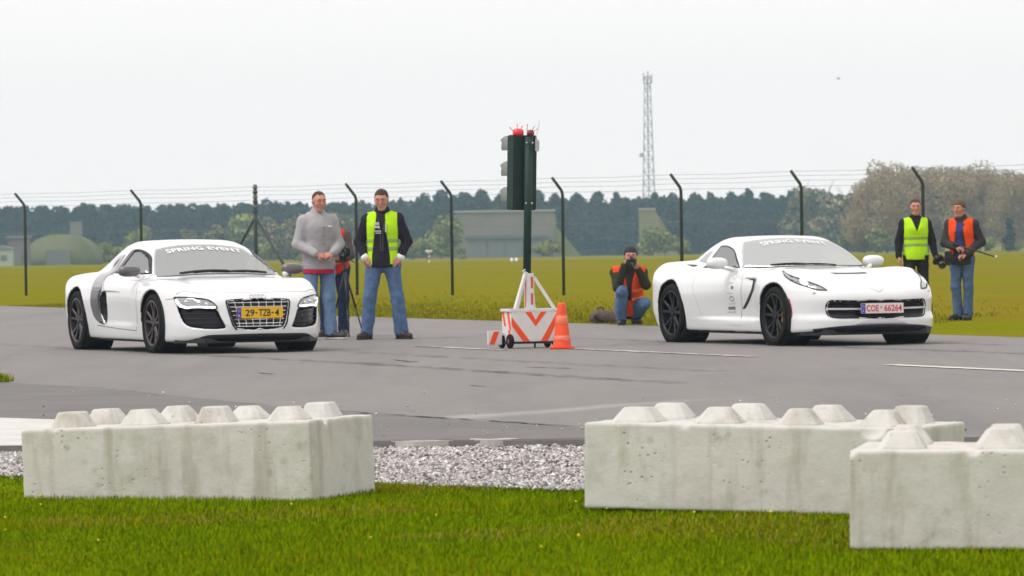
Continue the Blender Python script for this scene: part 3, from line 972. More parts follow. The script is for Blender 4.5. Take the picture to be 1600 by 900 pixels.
def patch(sh, name, poly, axis, off, material, parent, step=0.03, skirt=0.012, smooth=True, hole=None):
    poly = resample(poly, step)
    P = np.array(poly)
    n = len(poly)
    us = np.arange(P[:, 0].min() + step / 2, P[:, 0].max(), step)
    ws = np.arange(P[:, 1].min() + step / 2, P[:, 1].max(), step)
    pts = [Vector(p) for p in poly]
    if len(us) and len(ws):
        U, W = np.meshgrid(us, ws)
        sd = poly_sdf(poly, U, W)
        pts += [Vector((a, b)) for a, b in zip(U[sd < -0.4 * step], W[sd < -0.4 * step])]
    edges = [(i, (i + 1) % n) for i in range(n)]
    if hole:
        hole = resample(hole, step)
        k0 = len(pts); m = len(hole)
        pts += [Vector(p) for p in hole]
        edges += [(k0 + i, k0 + (i + 1) % m) for i in range(m)]
    r = delaunay_2d_cdt(pts, edges, [], 1, 1e-6)
    vs, fs = r[0], r[2]
    if hole:
        cen = np.array([(sum(vs[i].x for i in f) / len(f), sum(vs[i].y for i in f) / len(f)) for f in fs])
        sd = poly_sdf(hole, cen[:, 0], cen[:, 1])
        fs = [f for f, d in zip(fs, sd) if d > 0]
    out, ok, nrm = [], [], []
    for p in vs:
        h, nn = sh.hit(p, axis)
        ok.append(h is not None)
        out.append(h + nn * off if h is not None else Vector((0, 0, 0)))
        nrm.append(nn if h is not None else Vector((0, 0, 1)))
    faces = [tuple(f) for f in fs if all(ok[i] for i in f)]
    view = {'x': (1, 0, 0), 'r': (-1, 0, 0), 'y-': (0, -1, 0), 'y+': (0, 1, 0), 'z': (0, 0, 1)}[axis]
    view = Vector(view)
    fixed = []
    for f in faces:
        a, b, c = (out[i] for i in f[:3])
        fixed.append(f if (b - a).cross(c - a).dot(view) > 0 else f[::-1])
    verts = [tuple(p) for p in out]
    if skirt:
        ed = {}
        for f in fixed:
            for i in range(len(f)):
                a, b = f[i], f[(i + 1) % len(f)]
                ed[(a, b)] = 1
        rim = [(a, b) for (a, b) in ed if (b, a) not in ed]
        low = {}
        for a, b in rim:
            for i in (a, b):
                if i not in low:
                    low[i] = len(verts)
                    verts.append(tuple(out[i] - nrm[i] * skirt))
        fixed += [(b, a, low[a], low[b]) for a, b in rim]
    return mesh(name, verts, fixed, material, parent, smooth=False) if not smooth else mesh(name, verts, fixed, material, parent, smooth=True)

def strip(sh, name, line, width, axis, off, material, parent, step=0.02, closed=False, depth=0.004):
    """a narrow raised ribbon following a line on the shell"""
    pts = resample([tuple(p[:2]) for p in line], step, closed)
    n = len(pts)
    top, faces = [], []
    ws = width if isinstance(width, (list, tuple)) else (width, width)
    for i, p in enumerate(pts):
        a = pts[(i - 1) % n] if closed or i > 0 else p
        b = pts[(i + 1) % n] if closed or i < n - 1 else p
        d = Vector((b[0] - a[0], b[1] - a[1])).normalized()
        m = Vector((-d.y, d.x)) * (ws[0] + (ws[1] - ws[0]) * i / max(1, n - 1)) / 2
        h1, n1 = sh.hit((p[0] + m.x, p[1] + m.y), axis)
        h2, n2 = sh.hit((p[0] - m.x, p[1] - m.y), axis)
        if h1 is None or h2 is None: continue
        top += [h1 - n1 * depth, h1 + n1 * off, h2 + n2 * off, h2 - n2 * depth]
    m = len(top) // 4
    for i in range(m if closed else m - 1):
        j = (i + 1) % m
        for k in range(3):
            faces.append((i * 4 + k, i * 4 + k + 1, j * 4 + k + 1, j * 4 + k))
    mb = MB()
    mb.add(top, faces)
    return mb.build(name, material, parent, smooth=False)

def text_mesh(body, size=1.0, bold=0.0, spacing=1.0):
    cu = bpy.data.curves.new('lettering', 'FONT')
    cu.body = body
    cu.size = size
    cu.offset = bold
    cu.space_character = spacing
    cu.align_x = 'CENTER'
    cu.resolution_u = 3
    ob = bpy.data.objects.new('lettering', cu)
    COL.objects.link(ob)
    dg = bpy.context.evaluated_depsgraph_get()
    me = bpy.data.meshes.new_from_object(ob.evaluated_get(dg))
    bm = bmesh.new(); bm.from_mesh(me)
    bmesh.ops.triangulate(bm, faces=bm.faces)
    v = [(p.co.x, p.co.y) for p in bm.verts]
    bm.verts.index_update()
    f = [tuple(x.index for x in q.verts) for q in bm.faces]
    bm.free()
    bpy.data.objects.remove(ob); bpy.data.curves.remove(cu); bpy.data.meshes.remove(me)
    return v, f

def text_flat(name, body, w, h, frame, material, parent, bold=0.0, spacing=1.0):
    """lettering stretched to w x h, laid in the plane of the 4x4 frame"""
    v, f = text_mesh(body, 1.0, bold, spacing)
    xs = [p[0] for p in v]; ys = [p[1] for p in v]
    sx, sy = w / (max(xs) - min(xs)), h / (max(ys) - min(ys))
    cx, cy = (max(xs) + min(xs)) / 2, (max(ys) + min(ys)) / 2
    vv = [tuple(frame @ Vector(((p[0] - cx) * sx, (p[1] - cy) * sy, 0))) for p in v]
    return mesh(name, vv, f, material, parent)

def text_on(sh, name, body, w, h, place, axis, off, material, parent, bold=0.0, spacing=1.0):
    """lettering projected on the shell; place maps (s, t) in the lettering to the 2-D of the axis"""
    v, f = text_mesh(body, 1.0, bold, spacing)
    xs = [p[0] for p in v]; ys = [p[1] for p in v]
    sx, sy = w / (max(xs) - min(xs)), h / (max(ys) - min(ys))
    cx, cy = (max(xs) + min(xs)) / 2, (max(ys) + min(ys)) / 2
    out = []
    for p in v:
        hh, nn = sh.hit(place((p[0] - cx) * sx, (p[1] - cy) * sy), axis)
        out.append(tuple(hh + nn * off) if hh is not None else (0, 0, 0.5))
    return mesh(name, out, f, material, parent)

def make_wheel(parent, loc, side, tyre_r, width, rim_r, style, M, steer=0.0):
    """wheel standing in the x-z plane; side = -1 or +1 is the outer side along y"""
    w = empty('wheel')
    w.parent = parent
    w.location = loc
    w.rotation_euler = (0, 0, steer)
    hw = width / 2
    t = MB()
    r0, r1 = rim_r + 0.006, tyre_r
    prof = [(r0, -hw * .86), (r0 + .012, -hw * .97), (r0 + .04, -hw * 1.0), (r1 - .03, -hw * .97), (r1 - .010, -hw * .88),
            (r1 - .001, -hw * .70)]
    for g in (-.42, 0.0, .42):            # rain grooves
        c = g * hw
        prof += [(r1, c - .009), (r1 - .007, c - .006), (r1 - .007, c + .006), (r1, c + .009)]
    prof += [(r1 - .001, hw * .70), (r1 - .010, hw * .88), (r1 - .03, hw * .97), (r0 + .04, hw * 1.0), (r0 + .012, hw * .97), (r0, hw * .86)]
    t.lathe(prof, 'y', seg=56)
    t.build('tyre', M['tyre'], w, smooth=True)
    rim = MB()
    o = side * hw
    rim.lathe([(rim_r + .008, o * .86), (rim_r + .010, o * .93), (rim_r - .004, o * .95), (rim_r - .016, o * .86), (rim_r - .024, o * .3),
               (rim_r - .030, -o * .8), (rim_r + .008, -o * .86)], 'y', seg=56)
    hub_o = o * .70
    rim.lathe([(0.0, hub_o + side * .012), (.030, hub_o + side * .012), (.034, hub_o), (.075, hub_o - side * .006), (.080, hub_o - side * .05), (0, hub_o - side * .05)], 'y', seg=24)
    n, pair, tw = style
    for k in range(n):
        for s_ in ((-1, 1) if pair else (0,)):
            a0 = 2 * math.pi * k / n + .3
            ain, aout = a0 + s_ * .16, a0 + s_ * pair
            p = []
            for (rr, aa, ww, dep, th) in ((.055, ain, tw * 1.1, .0, .045), (.13, a0 + s_ * (.10 + pair * .45), tw * .85, .0, .040), (rim_r - .008, aout, tw, .12, .03)):
                cx, cz = rr * math.cos(aa), rr * math.sin(aa)
                tx, tz = -math.sin(aa) * ww / 2, math.cos(aa) * ww / 2
                yo = hub_o + side * dep * hw * 1.0
                p += [(cx - tx, yo, cz - tz), (cx - tx * .55, yo + side * .008, cz - tz * .55), (cx + tx * .55, yo + side * .008, cz + tz * .55),
                      (cx + tx, yo, cz + tz), (cx, yo - side * th, cz)]
            fc = []
            for q in range(2):
                for i in range(5):
                    j = (i + 1) % 5
                    fc.append((q * 5 + i, q * 5 + j, q * 5 + 5 + j, q * 5 + 5 + i))
            rim.add(p, fc)
    for k in range(5):
        a = 2 * math.pi * k / 5
        rim.lathe([(0, hub_o + side * .006), (.009, hub_o + side * .006), (.010, hub_o - side * .01)], 'y', c=(.055 * math.cos(a), 0, .055 * math.sin(a)), seg=6)
    rim.build('rim', M['rim'], w, smooth=False)
    d = MB()
    d.lathe([(.07, o * .25), (rim_r - .055, o * .25), (rim_r - .055, o * .25 - side * .03), (.07, o * .25 - side * .03)], 'y', seg=40)
    d.build('brake_disc', M['disc'], w)
    c = MB()
    c.lathe([(rim_r - .12, o * .25 - side * .06), (rim_r - .045, o * .25 - side * .06), (rim_r - .045, o * .25 + side * .04), (rim_r - .12, o * .25 + side * .04), (rim_r - .12, o * .25 - side * .06)],
            'y', seg=8, arc=(-.45, .45))
    c.build('brake_caliper', M['caliper'], w)
    b = MB()
    b.lathe([(0, -o * .3), (rim_r - .03, -o * .3)], 'y', seg=32)
    b.build('brake_shield', M['black'], w)
    return w

def liner(parent, x, z, r, side, y_in, y_out, M):
    b = MB()
    b.lathe([(r - .006, side * y_in), (r - .006, side * y_out)], 'y', c=(x, 0, z), seg=40)
    b.lathe([(0.0, side * (y_in + .006)), (r - .006, side * (y_in + .006))], 'y', c=(x, 0, z), seg=40)
    return b.build('wheel_arch_liner', M['black'], parent)

CAR = {
    'paint': mat('white_car_paint', (.77, .785, .80), rough=.35, coat=1.0, var=(.75, .765, .78), scale=2.0),
    'black': mat('matt_black_trim', (.012, .012, .014), rough=.6),
    'gloss': mat('gloss_black_trim', (.010, .008, .016), rough=.25, spec=.25),
    'tyre': mat('tyre_rubber', (.009, .0085, .009), rough=.9, spec=.2, var=(.016, .0145, .0145), scale=14),
    'disc': mat('brake_steel', (.22, .22, .23), rough=.35, metal=1),
    'chrome': mat('bright_chrome', (.85, .86, .88), rough=.10, metal=1),
    'seam': mat('panel_gap', (.10, .10, .11), rough=.7),
    'white': mat('white_lettering', (.85, .86, .86), rough=.5),
    'blue': mat('plate_blue', (.05, .06, .42), rough=.4),
    'red': mat('lamp_red', (.45, .01, .02), rough=.2, coat=.5),
}
def glass_mat(name, col, fac, rough=.06, see=0.0):
    """a pane that mirrors part of the sky over a dim cabin"""
    m = mat(name, col, rough=rough, spec=.9, coat=1.0)
    g = G(m)
    tr = g.n('BsdfTransparent'); tr.inputs['Color'].default_value = (*[min(1, .62 + c) for c in col], 1)
    m0 = g.n('MixShader'); m0.inputs[0].default_value = see
    gl = g.n('BsdfGlossy')
    gl.inputs['Color'].default_value = (.93, .96, .96, 1)
    gl.inputs['Roughness'].default_value = rough
    mx = g.n('MixShader')
    mx.inputs[0].default_value = fac
    out = [n for n in g.nt.nodes if n.type == 'OUTPUT_MATERIAL'][0]
    g.l(g.b.outputs[0], m0.inputs[1]); g.l(tr.outputs[0], m0.inputs[2]); g.l(m0.outputs[0], mx.inputs[1]); g.l(gl.outputs[0], mx.inputs[2]); g.l(mx.outputs[0], out.inputs[0])
    return m
CAR['glass'] = glass_mat('tinted_car_glass', (.045, .050, .050), .46, see=.9)
CAR['glass_side'] = glass_mat('side_window_glass', (.10, .11, .11), .36, see=.95)
CAR['interior'] = mat('cabin_dark', (.022, .021, .023), .8)
CAR['glass_dark'] = glass_mat('dark_window_glass', (.02, .022, .03), .12)
# ------------------------------------------------------------------ mid-engined coupe (left)
def car_field(S):
    N = S['nose']; V = S['nose_v']; T0 = S['top']; TF = S['fender']; WM = S['width']; RP = S['roof']; WB = S['cabin_w']; RR = S['tail']
    SZ = S['side_z']; KX = S['scallop_x']; KZ = S['scallop_z']; ZB = S['bottom']
    def f(x, y, z):
        ay = np.sqrt(y * y + 1e-6)
        dN = (N(ay + .01) - N(ay - .01)) / .02
        front = (x - N(ay) - V(z)) / np.sqrt(1 + dN * dN)
        side = ay - (WM(x) + SZ(z) * S['side_gain'](x) - KX(x) * KZ(z))
        b = sstep(S['hump'][0], S['hump'][1], ay)
        top = z - (T0(x) * (1 - b) + TF(x) * b - S['valley'](x) * np.exp(-((ay - S['valley_y']) / .10) ** 2))
        rear = (RR(ay) + S['tail_v'](z)) - x
        bot = ZB(x) - z
        low = smax(side, top, S['k_shoulder'](x))
        low = smax(low, front, S['k_front'])
        low = smax(low, rear, .08)
        low = smax(low, bot, .04)
        # cabin
        sh = S['screen_curve'](x)
        roof = z - (RP(x + sh * ay * ay) - S['crown'] * ay * ay)
        cs = (ay - (WB(x) - np.maximum(z - S['belt'], -.01) * S['tumble'](x))) * .92
        cab = smax(smax(roof * S['roof_gain'](x), cs, .11), .55 - z, .02)
        return smin(low, cab, .035)
    def cabin(x, y, z):
        ay = np.sqrt(y * y + 1e-6)
        sh = S['screen_curve'](x)
        roof = z - (RP(x + sh * ay * ay) - S['crown'] * ay * ay)
        cs = (ay - (WB(x) - np.maximum(z - S['belt'], -.01) * S['tumble'](x))) * .92
        return smax(smax(roof * S['roof_gain'](x), cs, .11), S['cab_rear'] - x, .03)
    f.cabin = cabin
    return f

def carve(f, S):
    def g(x, y, z):
        F = f(x, y, z)
        ay = np.abs(y)
        for (px, pz, pr, yin) in S['arches']:
            c = np.sqrt((x - px) ** 2 + (z - pz) ** 2) - pr
            c = np.maximum(c, yin - ay)
            F = smax(F, -c, .018)
        if S.get('glass'):
            cav = np.maximum(np.maximum(f.cabin(x, y, z) + .035, .56 - z), x - S['cab_front'])
            F = np.maximum(F, -cav)
            side, scr = S['glass']
            F = smax(F, -np.maximum(poly_sdf(side, x, z), .40 - ay), .006)
            F = smax(F, -np.maximum(poly_sdf(scr, x, y), .70 - z), .006)
        for (poly, axis, depth) in S['recess']:
            if axis == 'x':
                p = np.maximum(poly_sdf(poly, y, z) if len(S.get('asym', ())) else poly_sdf(poly, ay, z), .6 - x)
            elif axis == 'y':
                p = np.maximum(poly_sdf(poly, x, z), .3 - ay)
            else:
                p = np.maximum(poly_sdf(poly, x, ay), .5 - z)
            F = smax(F, -smax(p, -F - depth, .012), .008)
        return F
    return g

COUPE = dict(
    nose=curve([(0, 2.280), (.25, 2.268), (.45, 2.235), (.60, 2.165), (.72, 2.045), (.82, 1.88), (.89, 1.69), (.945, 1.42), (1.1, .8)]),
    nose_v=curve([(.05, -.16), (.13, -.05), (.20, .0), (.30, .01), (.42, -.005), (.55, -.03), (.64, -.075), (.72, -.16), (.85, -.40)]),
    top=curve([(2.35, .57), (2.2, .635), (2.05, .685), (1.8, .735), (1.5, .788), (1.2, .822), (.9, .840), (.5, .845), (-.5, .88), (-1.0, .90), (-1.5, .895), (-1.9, .885), (-2.2, .87)]),
    fender=curve([(2.3, .50), (2.1, .64), (1.9, .725), (1.65, .770), (1.4, .800), (1.15, .808), (.8, .805), (.3, .81), (-.3, .86), (-.7, .87), (-1.1, .885), (-1.4, .880), (-1.8, .86), (-2.2, .83)]),
    width=curve([(2.3, .93), (1.8, .945), (1.33, .952), (.8, .935), (.3, .930), (-.3, .935), (-.8, .950), (-1.3, .958), (-1.8, .945), (-2.2, .90)]),
    side_z=curve([(.08, -.10), (.15, -.055), (.24, -.035), (.40, -.012), (.56, 0), (.68, -.010), (.78, -.038), (.88, -.085), (1.0, -.16)]),
    side_gain=curve([(2.3, 1), (0, 1), (-.9, 1.3), (-1.5, 1.6), (-2.3, 1.6)]),
    scallop_x=curve([(1.2, 0), (1.0, .004), (.7, .016), (.2, .022), (-.4, .014), (-.75, .003), (-.95, 0)]),
    scallop_z=curve([(.14, 0), (.18, .02), (.27, .3), (.36, 1.0), (.46, .9), (.60, .4), (.72, .06), (.80, 0), (.9, 0)]),
    bottom=curve([(2.3, .135), (1.7, .12), (.9, .125), (-1.0, .13), (-1.8, .15), (-2.2, .24)]),
    hump=(.25, .72), valley=curve([(2.2, 0), (1.5, .006), (.9, .006), (.5, 0)]), valley_y=.55,
    k_shoulder=curve([(2.3, .10), (1.2, .13), (.3, .11), (-.6, .13), (-1.3, .17), (-2.2, .14)]), k_front=.09,
    tail=curve([(0, -2.15), (.5, -2.12), (.75, -2.04), (.88, -1.9), (.97, -1.6)]),
    tail_v=curve([(.2, .14), (.4, .02), (.6, .0), (.85, .03), (.97, .06)]),
    roof=curve([(2.0, .42), (1.3, .735), (1.05, .848), (.8, .958), (.55, 1.062), (.35, 1.140), (.15, 1.198), (-.05, 1.230), (-.25, 1.240), (-.5, 1.232), (-.8, 1.188), (-1.1, 1.110), (-1.4, 1.02), (-1.7, .94), (-1.95, .86), (-2.04, .5), (-2.3, .3)]),
    roof_gain=curve([(1.2, .90), (.4, .93), (0, 1.0), (-.6, 1.0), (-1.2, .97)]),
    screen_curve=curve([(1.2, .34), (.5, .30), (.1, .12), (-.3, .04), (-1.0, .10), (-2, .1)]),
    cabin_w=curve([(1.2, .80), (.8, .80), (.4, .80), (0, .785), (-.5, .735), (-.9, .67), (-1.3, .60), (-1.8, .53), (-2.2, .48)]),
    tumble=curve([(1.2, .62), (0, .60), (-.6, .58), (-1.2, .55), (-2, .5)]),
    belt=.88, crown=.06, cab_rear=-.62, cab_front=.86,
    arches=[(1.325, .33, .362, .60), (-1.325, .34, .375, .58)],
    recess=[],
)
# ------------------------------------------------------------------ front-engined coupe (right)
ROADSTER = dict(
    nose=curve([(0, 2.225), (.3, 2.21), (.5, 2.165), (.62, 2.10), (.72, 2.01), (.81, 1.88), (.88, 1.70), (.94, 1.42), (1.1, .8)]),
    nose_v=curve([(.05, -.16), (.13, -.05), (.20, .0), (.28, .005), (.36, -.03), (.50, -.02), (.60, -.05), (.68, -.14), (.80, -.40)]),
    top=curve([(2.35, .50), (2.2, .60), (2.05, .655), (1.8, .72), (1.5, .782), (1.2, .826), (.9, .852), (.5, .868), (-.3, .89), (-1.0, .935), (-1.6, .945), (-2.0, .935), (-2.25, .92)]),
    fender=curve([(2.3, .46), (2.1, .60), (1.9, .70), (1.65, .795), (1.4, .845), (1.2, .855), (.9, .845), (.5, .835), (0, .84), (-.5, .87), (-.9, .89), (-1.25, .905), (-1.6, .912), (-2.0, .920), (-2.25, .92)]),
    width=curve([(2.3, .90), (1.8, .925), (1.355, .940), (.9, .915), (.4, .895), (-.2, .900), (-.7, .925), (-1.3, .955), (-1.8, .945), (-2.25, .86)]),
    side_z=curve([(.08, -.10), (.15, -.06), (.24, -.04), (.40, -.015), (.56, 0), (.66, -.010), (.78, -.055), (.88, -.12), (1.0, -.20)]),
    side_gain=curve([(2.3, 1), (0, 1), (-.9, 1.15), (-1.5, 1.35), (-2.3, 1.5)]),
    scallop_x=curve([(1.2, 0), (1.05, .006), (.80, .042), (.3, .046), (-.3, .028), (-.75, .004), (-.95, 0)]),
    scallop_z=curve([(.16, 0), (.22, .03), (.275, .22), (.312, 1.0), (.40, .92), (.60, .35), (.74, .05), (.82, 0), (.9, 0)]),
    bottom=curve([(2.3, .16), (1.7, .14), (.9, .135), (-1.0, .14), (-1.8, .17), (-2.25, .26)]),
    hump=(.42, .70), valley=curve([(2.2, 0), (1.8, .016), (1.3, .028), (.8, .020), (.5, 0)]), valley_y=.50,
    k_shoulder=curve([(2.3, .10), (1.3, .12), (.3, .11), (-.6, .12), (-1.3, .15), (-2.2, .10)]), k_front=.08,
    tail=curve([(0, -2.26), (.5, -2.24), (.75, -2.17), (.86, -2.04), (.95, -1.6)]),
    tail_v=curve([(.2, .16), (.4, .05), (.6, .05), (.85, .02), (.97, .0)]),
    roof=curve([(1.8, .40), (1.0, .755), (.75, .862), (.5, .958), (.25, 1.052), (.05, 1.118), (-.12, 1.168), (-.28, 1.205), (-.45, 1.222), (-.65, 1.212), (-.9, 1.165), (-1.15, 1.09), (-1.4, 1.01), (-1.7, .94), (-1.98, .88), (-2.08, .5), (-2.3, .3)]),
    roof_gain=curve([(1.2, .90), (.4, .93), (0, 1.0), (-.6, 1.0), (-1.2, .97)]),
    screen_curve=curve([(1.0, .66), (.4, .60), (0, .26), (-.4, .05), (-1.0, .10), (-2, .1)]),
    cabin_w=curve([(1.2, .80), (.6, .80), (.2, .80), (-.3, .785), (-.7, .735), (-1.1, .67), (-1.5, .58), (-1.9, .48), (-2.2, .42)]),
    tumble=curve([(1.2, .60), (0, .58), (-.6, .56), (-1.2, .55), (-2, .5)]),
    belt=.88, crown=.06, cab_rear=-1.15, cab_front=.50,
    arches=[(1.355, .33, .368, .58), (-1.355, .345, .382, .56)],
    recess=[],
)
# ------------------------------------------------------------------ the two cars
def build_shell(S, parent, h=.013):
    base = car_field(S)
    lo, hi = (-2.4, -1.05, .05), (2.36, 1.05, 1.30)
    v0, q0 = grid_mesh(carve(base, dict(S, glass=None)), lo, hi, .020)      # closed skin that trim and panes follow
    v, q = grid_mesh(carve(base, S), lo, hi, h)
    a, b, c = v[q[:, 0]], v[q[:, 1]], v[q[:, 2]]
    n = np.cross(b - a, c - a)
    nz = n[:, 2] / np.maximum(np.linalg.norm(n, axis=1), 1e-9)
    under = ((nz < -.75) & (v[q].mean(1)[:, 2] < .30)).astype(int)
    cen = v[q].mean(1)
    deep = (base(cen[:, 0], cen[:, 1], cen[:, 2]) < -.018) & (base.cabin(cen[:, 0], cen[:, 1], cen[:, 2]) < -.012) & (cen[:, 2] > .5)
    cut = base(cen[:, 0], cen[:, 1], cen[:, 2]) < -.010      # walls of intakes and wheel arches
    midx = np.where(deep, 2, np.where(cut, 1, under))
    body = mesh('body', v, q, [CAR['paint'], CAR['black'], CAR['interior']], parent, smooth=True, midx=midx.tolist())
    return body, Shell(v0, q0)

def cabin_fit(car, sx, wx, dash, roof):
    """seats, wheel and dash seen through the glass"""
    M = CAR['interior']; seat_m = mat('seat_leather', (.035, .032, .033), .7)
    for s in (-1, 1):
        y = s * .36
        def f(x, yy, z):
            d = capsule(x, (yy - y) * .62, z, (sx + .02, 0, .62), (sx - .14, 0, roof - .30), .13, .115)
            d = smin(d, ell(x, yy, z, (sx - .17, y, roof - .20), (.06, .115, .085)), .04)
            return smin(d, capsule(x, (yy - y) * .62, z, (sx + .02, 0, .58), (sx + .42, 0, .60), .11, .10), .05)
        blob('seat', f, (sx - .34, y - .28, .42), (sx + .58, y + .28, roof - .08), .022, seat_m, car)
    def f(x, y, z):
        return smax(smax(np.abs(x - (dash + .14)) - .20, np.abs(y) - .62, .05), z - (.835 - .10 * (np.abs(x - dash - .2)) - .06 * y * y), .05)
    blob('dashboard', lambda x, y, z: np.maximum(f(x, y, z), .62 - z), (dash - .12, -.70, .58), (dash + .42, .70, .92), .022, M, car)
    b = MB()
    b.tube([(wx - .05 + .06 * math.sin(t), .36 + .165 * math.cos(t), .84 + .15 * math.sin(t)) for t in np.linspace(0, 2 * math.pi, 25)], .015, seg=6, caps=False)
    b.tube([(wx - .05, .20, .84), (wx - .05, .52, .84)], .018, seg=6)
    b.tube([(wx - .05, .36, .84), (wx + .25, .36, .80)], .03, seg=8)
    b.build('steering_wheel', M, car, smooth=True)
    b = MB(); b.box((wx - .12, 0, roof - .15), (.03, .20, .05)); b.build('rear_view_mirror', M, car, bevel=.01)

def both(sh, name, poly, axis, off, material, parent, **kw):
    a = patch(sh, name, poly, axis, off, material, parent, **kw)
    p2, a2 = flip_uv(poly, axis)
    return a, patch(sh, name, p2, a2, off, material, parent, **kw)

def strips(sh, name, line, w, axis, off, material, parent, **kw):
    a = strip(sh, name, line, w, axis, off, material, parent, **kw)
    p2, a2 = flip_uv(line, axis)
    return a, strip(sh, name, p2, w, a2, off, material, parent, **kw)

def plate(parent, x, zc, w, h, tilt, field, ink, chars, M, gap_badge=False):
    fr = Matrix.Translation((x, 0, zc)) @ Matrix.Rotation(tilt, 4, 'Y') @ Matrix(((0, 0, 1, 0), (1, 0, 0, 0), (0, 1, 0, 0), (0, 0, 0, 1)))
    mb = MB()
    mb.box((0, 0, 0), (w, h, .010))
    mb.v = [tuple(fr @ Vector(p)) for p in mb.v]
    o = mb.build('license_plate', field, parent, bevel=.003)
    mb = MB()
    mb.box((-w / 2 + .026, 0, .0065), (.050, h - .006, .003))
    mb.v = [tuple(fr @ Vector(p)) for p in mb.v]
    mb.build('plate_band', M['blue'], o)
    ring = MB()
    for k in range(12):
        a = 2 * math.pi * k / 12
        ring.box((-w / 2 + .026 + .012 * math.cos(a), h * .2 + .012 * math.sin(a), .0085), (.004, .004, .0012))
    ring.v = [tuple(fr @ Vector(p)) for p in ring.v]
    ring.build('plate_stars', mat('star_yellow', (.8, .6, .05), .5), o)
    text_flat('plate_country', 'NL' if not gap_badge else 'D', .024 if not gap_badge else .013, .022, fr @ Matrix.Translation((-w / 2 + .026, -h * .24, .0086)), M['white'], o, bold=.01)
    for (txt, cx, tw) in chars:
        text_flat('plate_characters', txt, tw, h * .64 if txt != '-' else h * .12, fr @ Matrix.Translation((cx, 0, .0062)), ink, o, bold=.022)
    if gap_badge:
        b = MB()
        b.lathe([(0, .0066), (.013, .0066), (.013, .004)], 'z', c=(gap_badge, .012, 0), seg=14)
        b.v = [tuple(fr @ Vector(p)) for p in b.v]
        b.build('plate_seal', mat('seal_grey', (.45, .30, .32), .5), o)
    return o

def blob(name, fn, lo, hi, h, material, parent):
    v, q = grid_mesh(fn, lo, hi, h)
    return mesh(name, v, q, material, parent, smooth=True)

def ell(x, y, z, c, r):
    return (np.sqrt(((x - c[0]) / r[0]) ** 2 + ((y - c[1]) / r[1]) ** 2 + ((z - c[2]) / r[2]) ** 2) - 1) * min(r)

def capsule(x, y, z, a, b, ra, rb):
    a = np.array(a, float); b = np.array(b, float); d = b - a
    t = np.clip(((x - a[0]) * d[0] + (y - a[1]) * d[1] + (z - a[2]) * d[2]) / (d @ d), 0, 1)
    return np.sqrt((x - a[0] - t * d[0]) ** 2 + (y - a[1] - t * d[1]) ** 2 + (z - a[2] - t * d[2]) ** 2) - (ra + (rb - ra) * t)

def mirrors(parent, c, foot, size, material, stalk_mat, glass):
    for s in (-1, 1):
        cc = (c[0], s * c[1], c[2]); ff = (foot[0], s * foot[1], foot[2])
        def f(x, y, z):
            d = ((np.abs((x - cc[0]) / size[0]) ** 2.6 + np.abs((y - cc[1]) / size[1]) ** 2.6 + np.abs((z - cc[2]) / size[2]) ** 2.6) ** (1 / 2.6) - 1) * min(size)
            d = smax(d, -(x - (cc[0] - size[0] * .35)), .012)       # flat back where the glass sits
            return d
        m = blob('mirror', f, [cc[i] - size[i] - .03 for i in range(3)], [cc[i] + size[i] + .03 for i in range(3)], .008, material, parent)
        st = MB()
        mid = tuple((cc[i] + ff[i]) / 2 - (.01 if i == 2 else 0) for i in range(3))
        st.tube([(ff[0], ff[1], ff[2]), mid, (cc[0], cc[1] - s * size[1] * .35, cc[2] - size[2] * .5)], [.030, .022, .026], seg=10)
        st.build('mirror_stalk', stalk_mat, m, smooth=True)
        g = MB()
        g.ball((cc[0] - size[0] * .36, cc[1], cc[2]), (.004, size[1] * .85, size[2] * .82), seg=20)
        g.build('mirror_glass', glass, m, smooth=True)

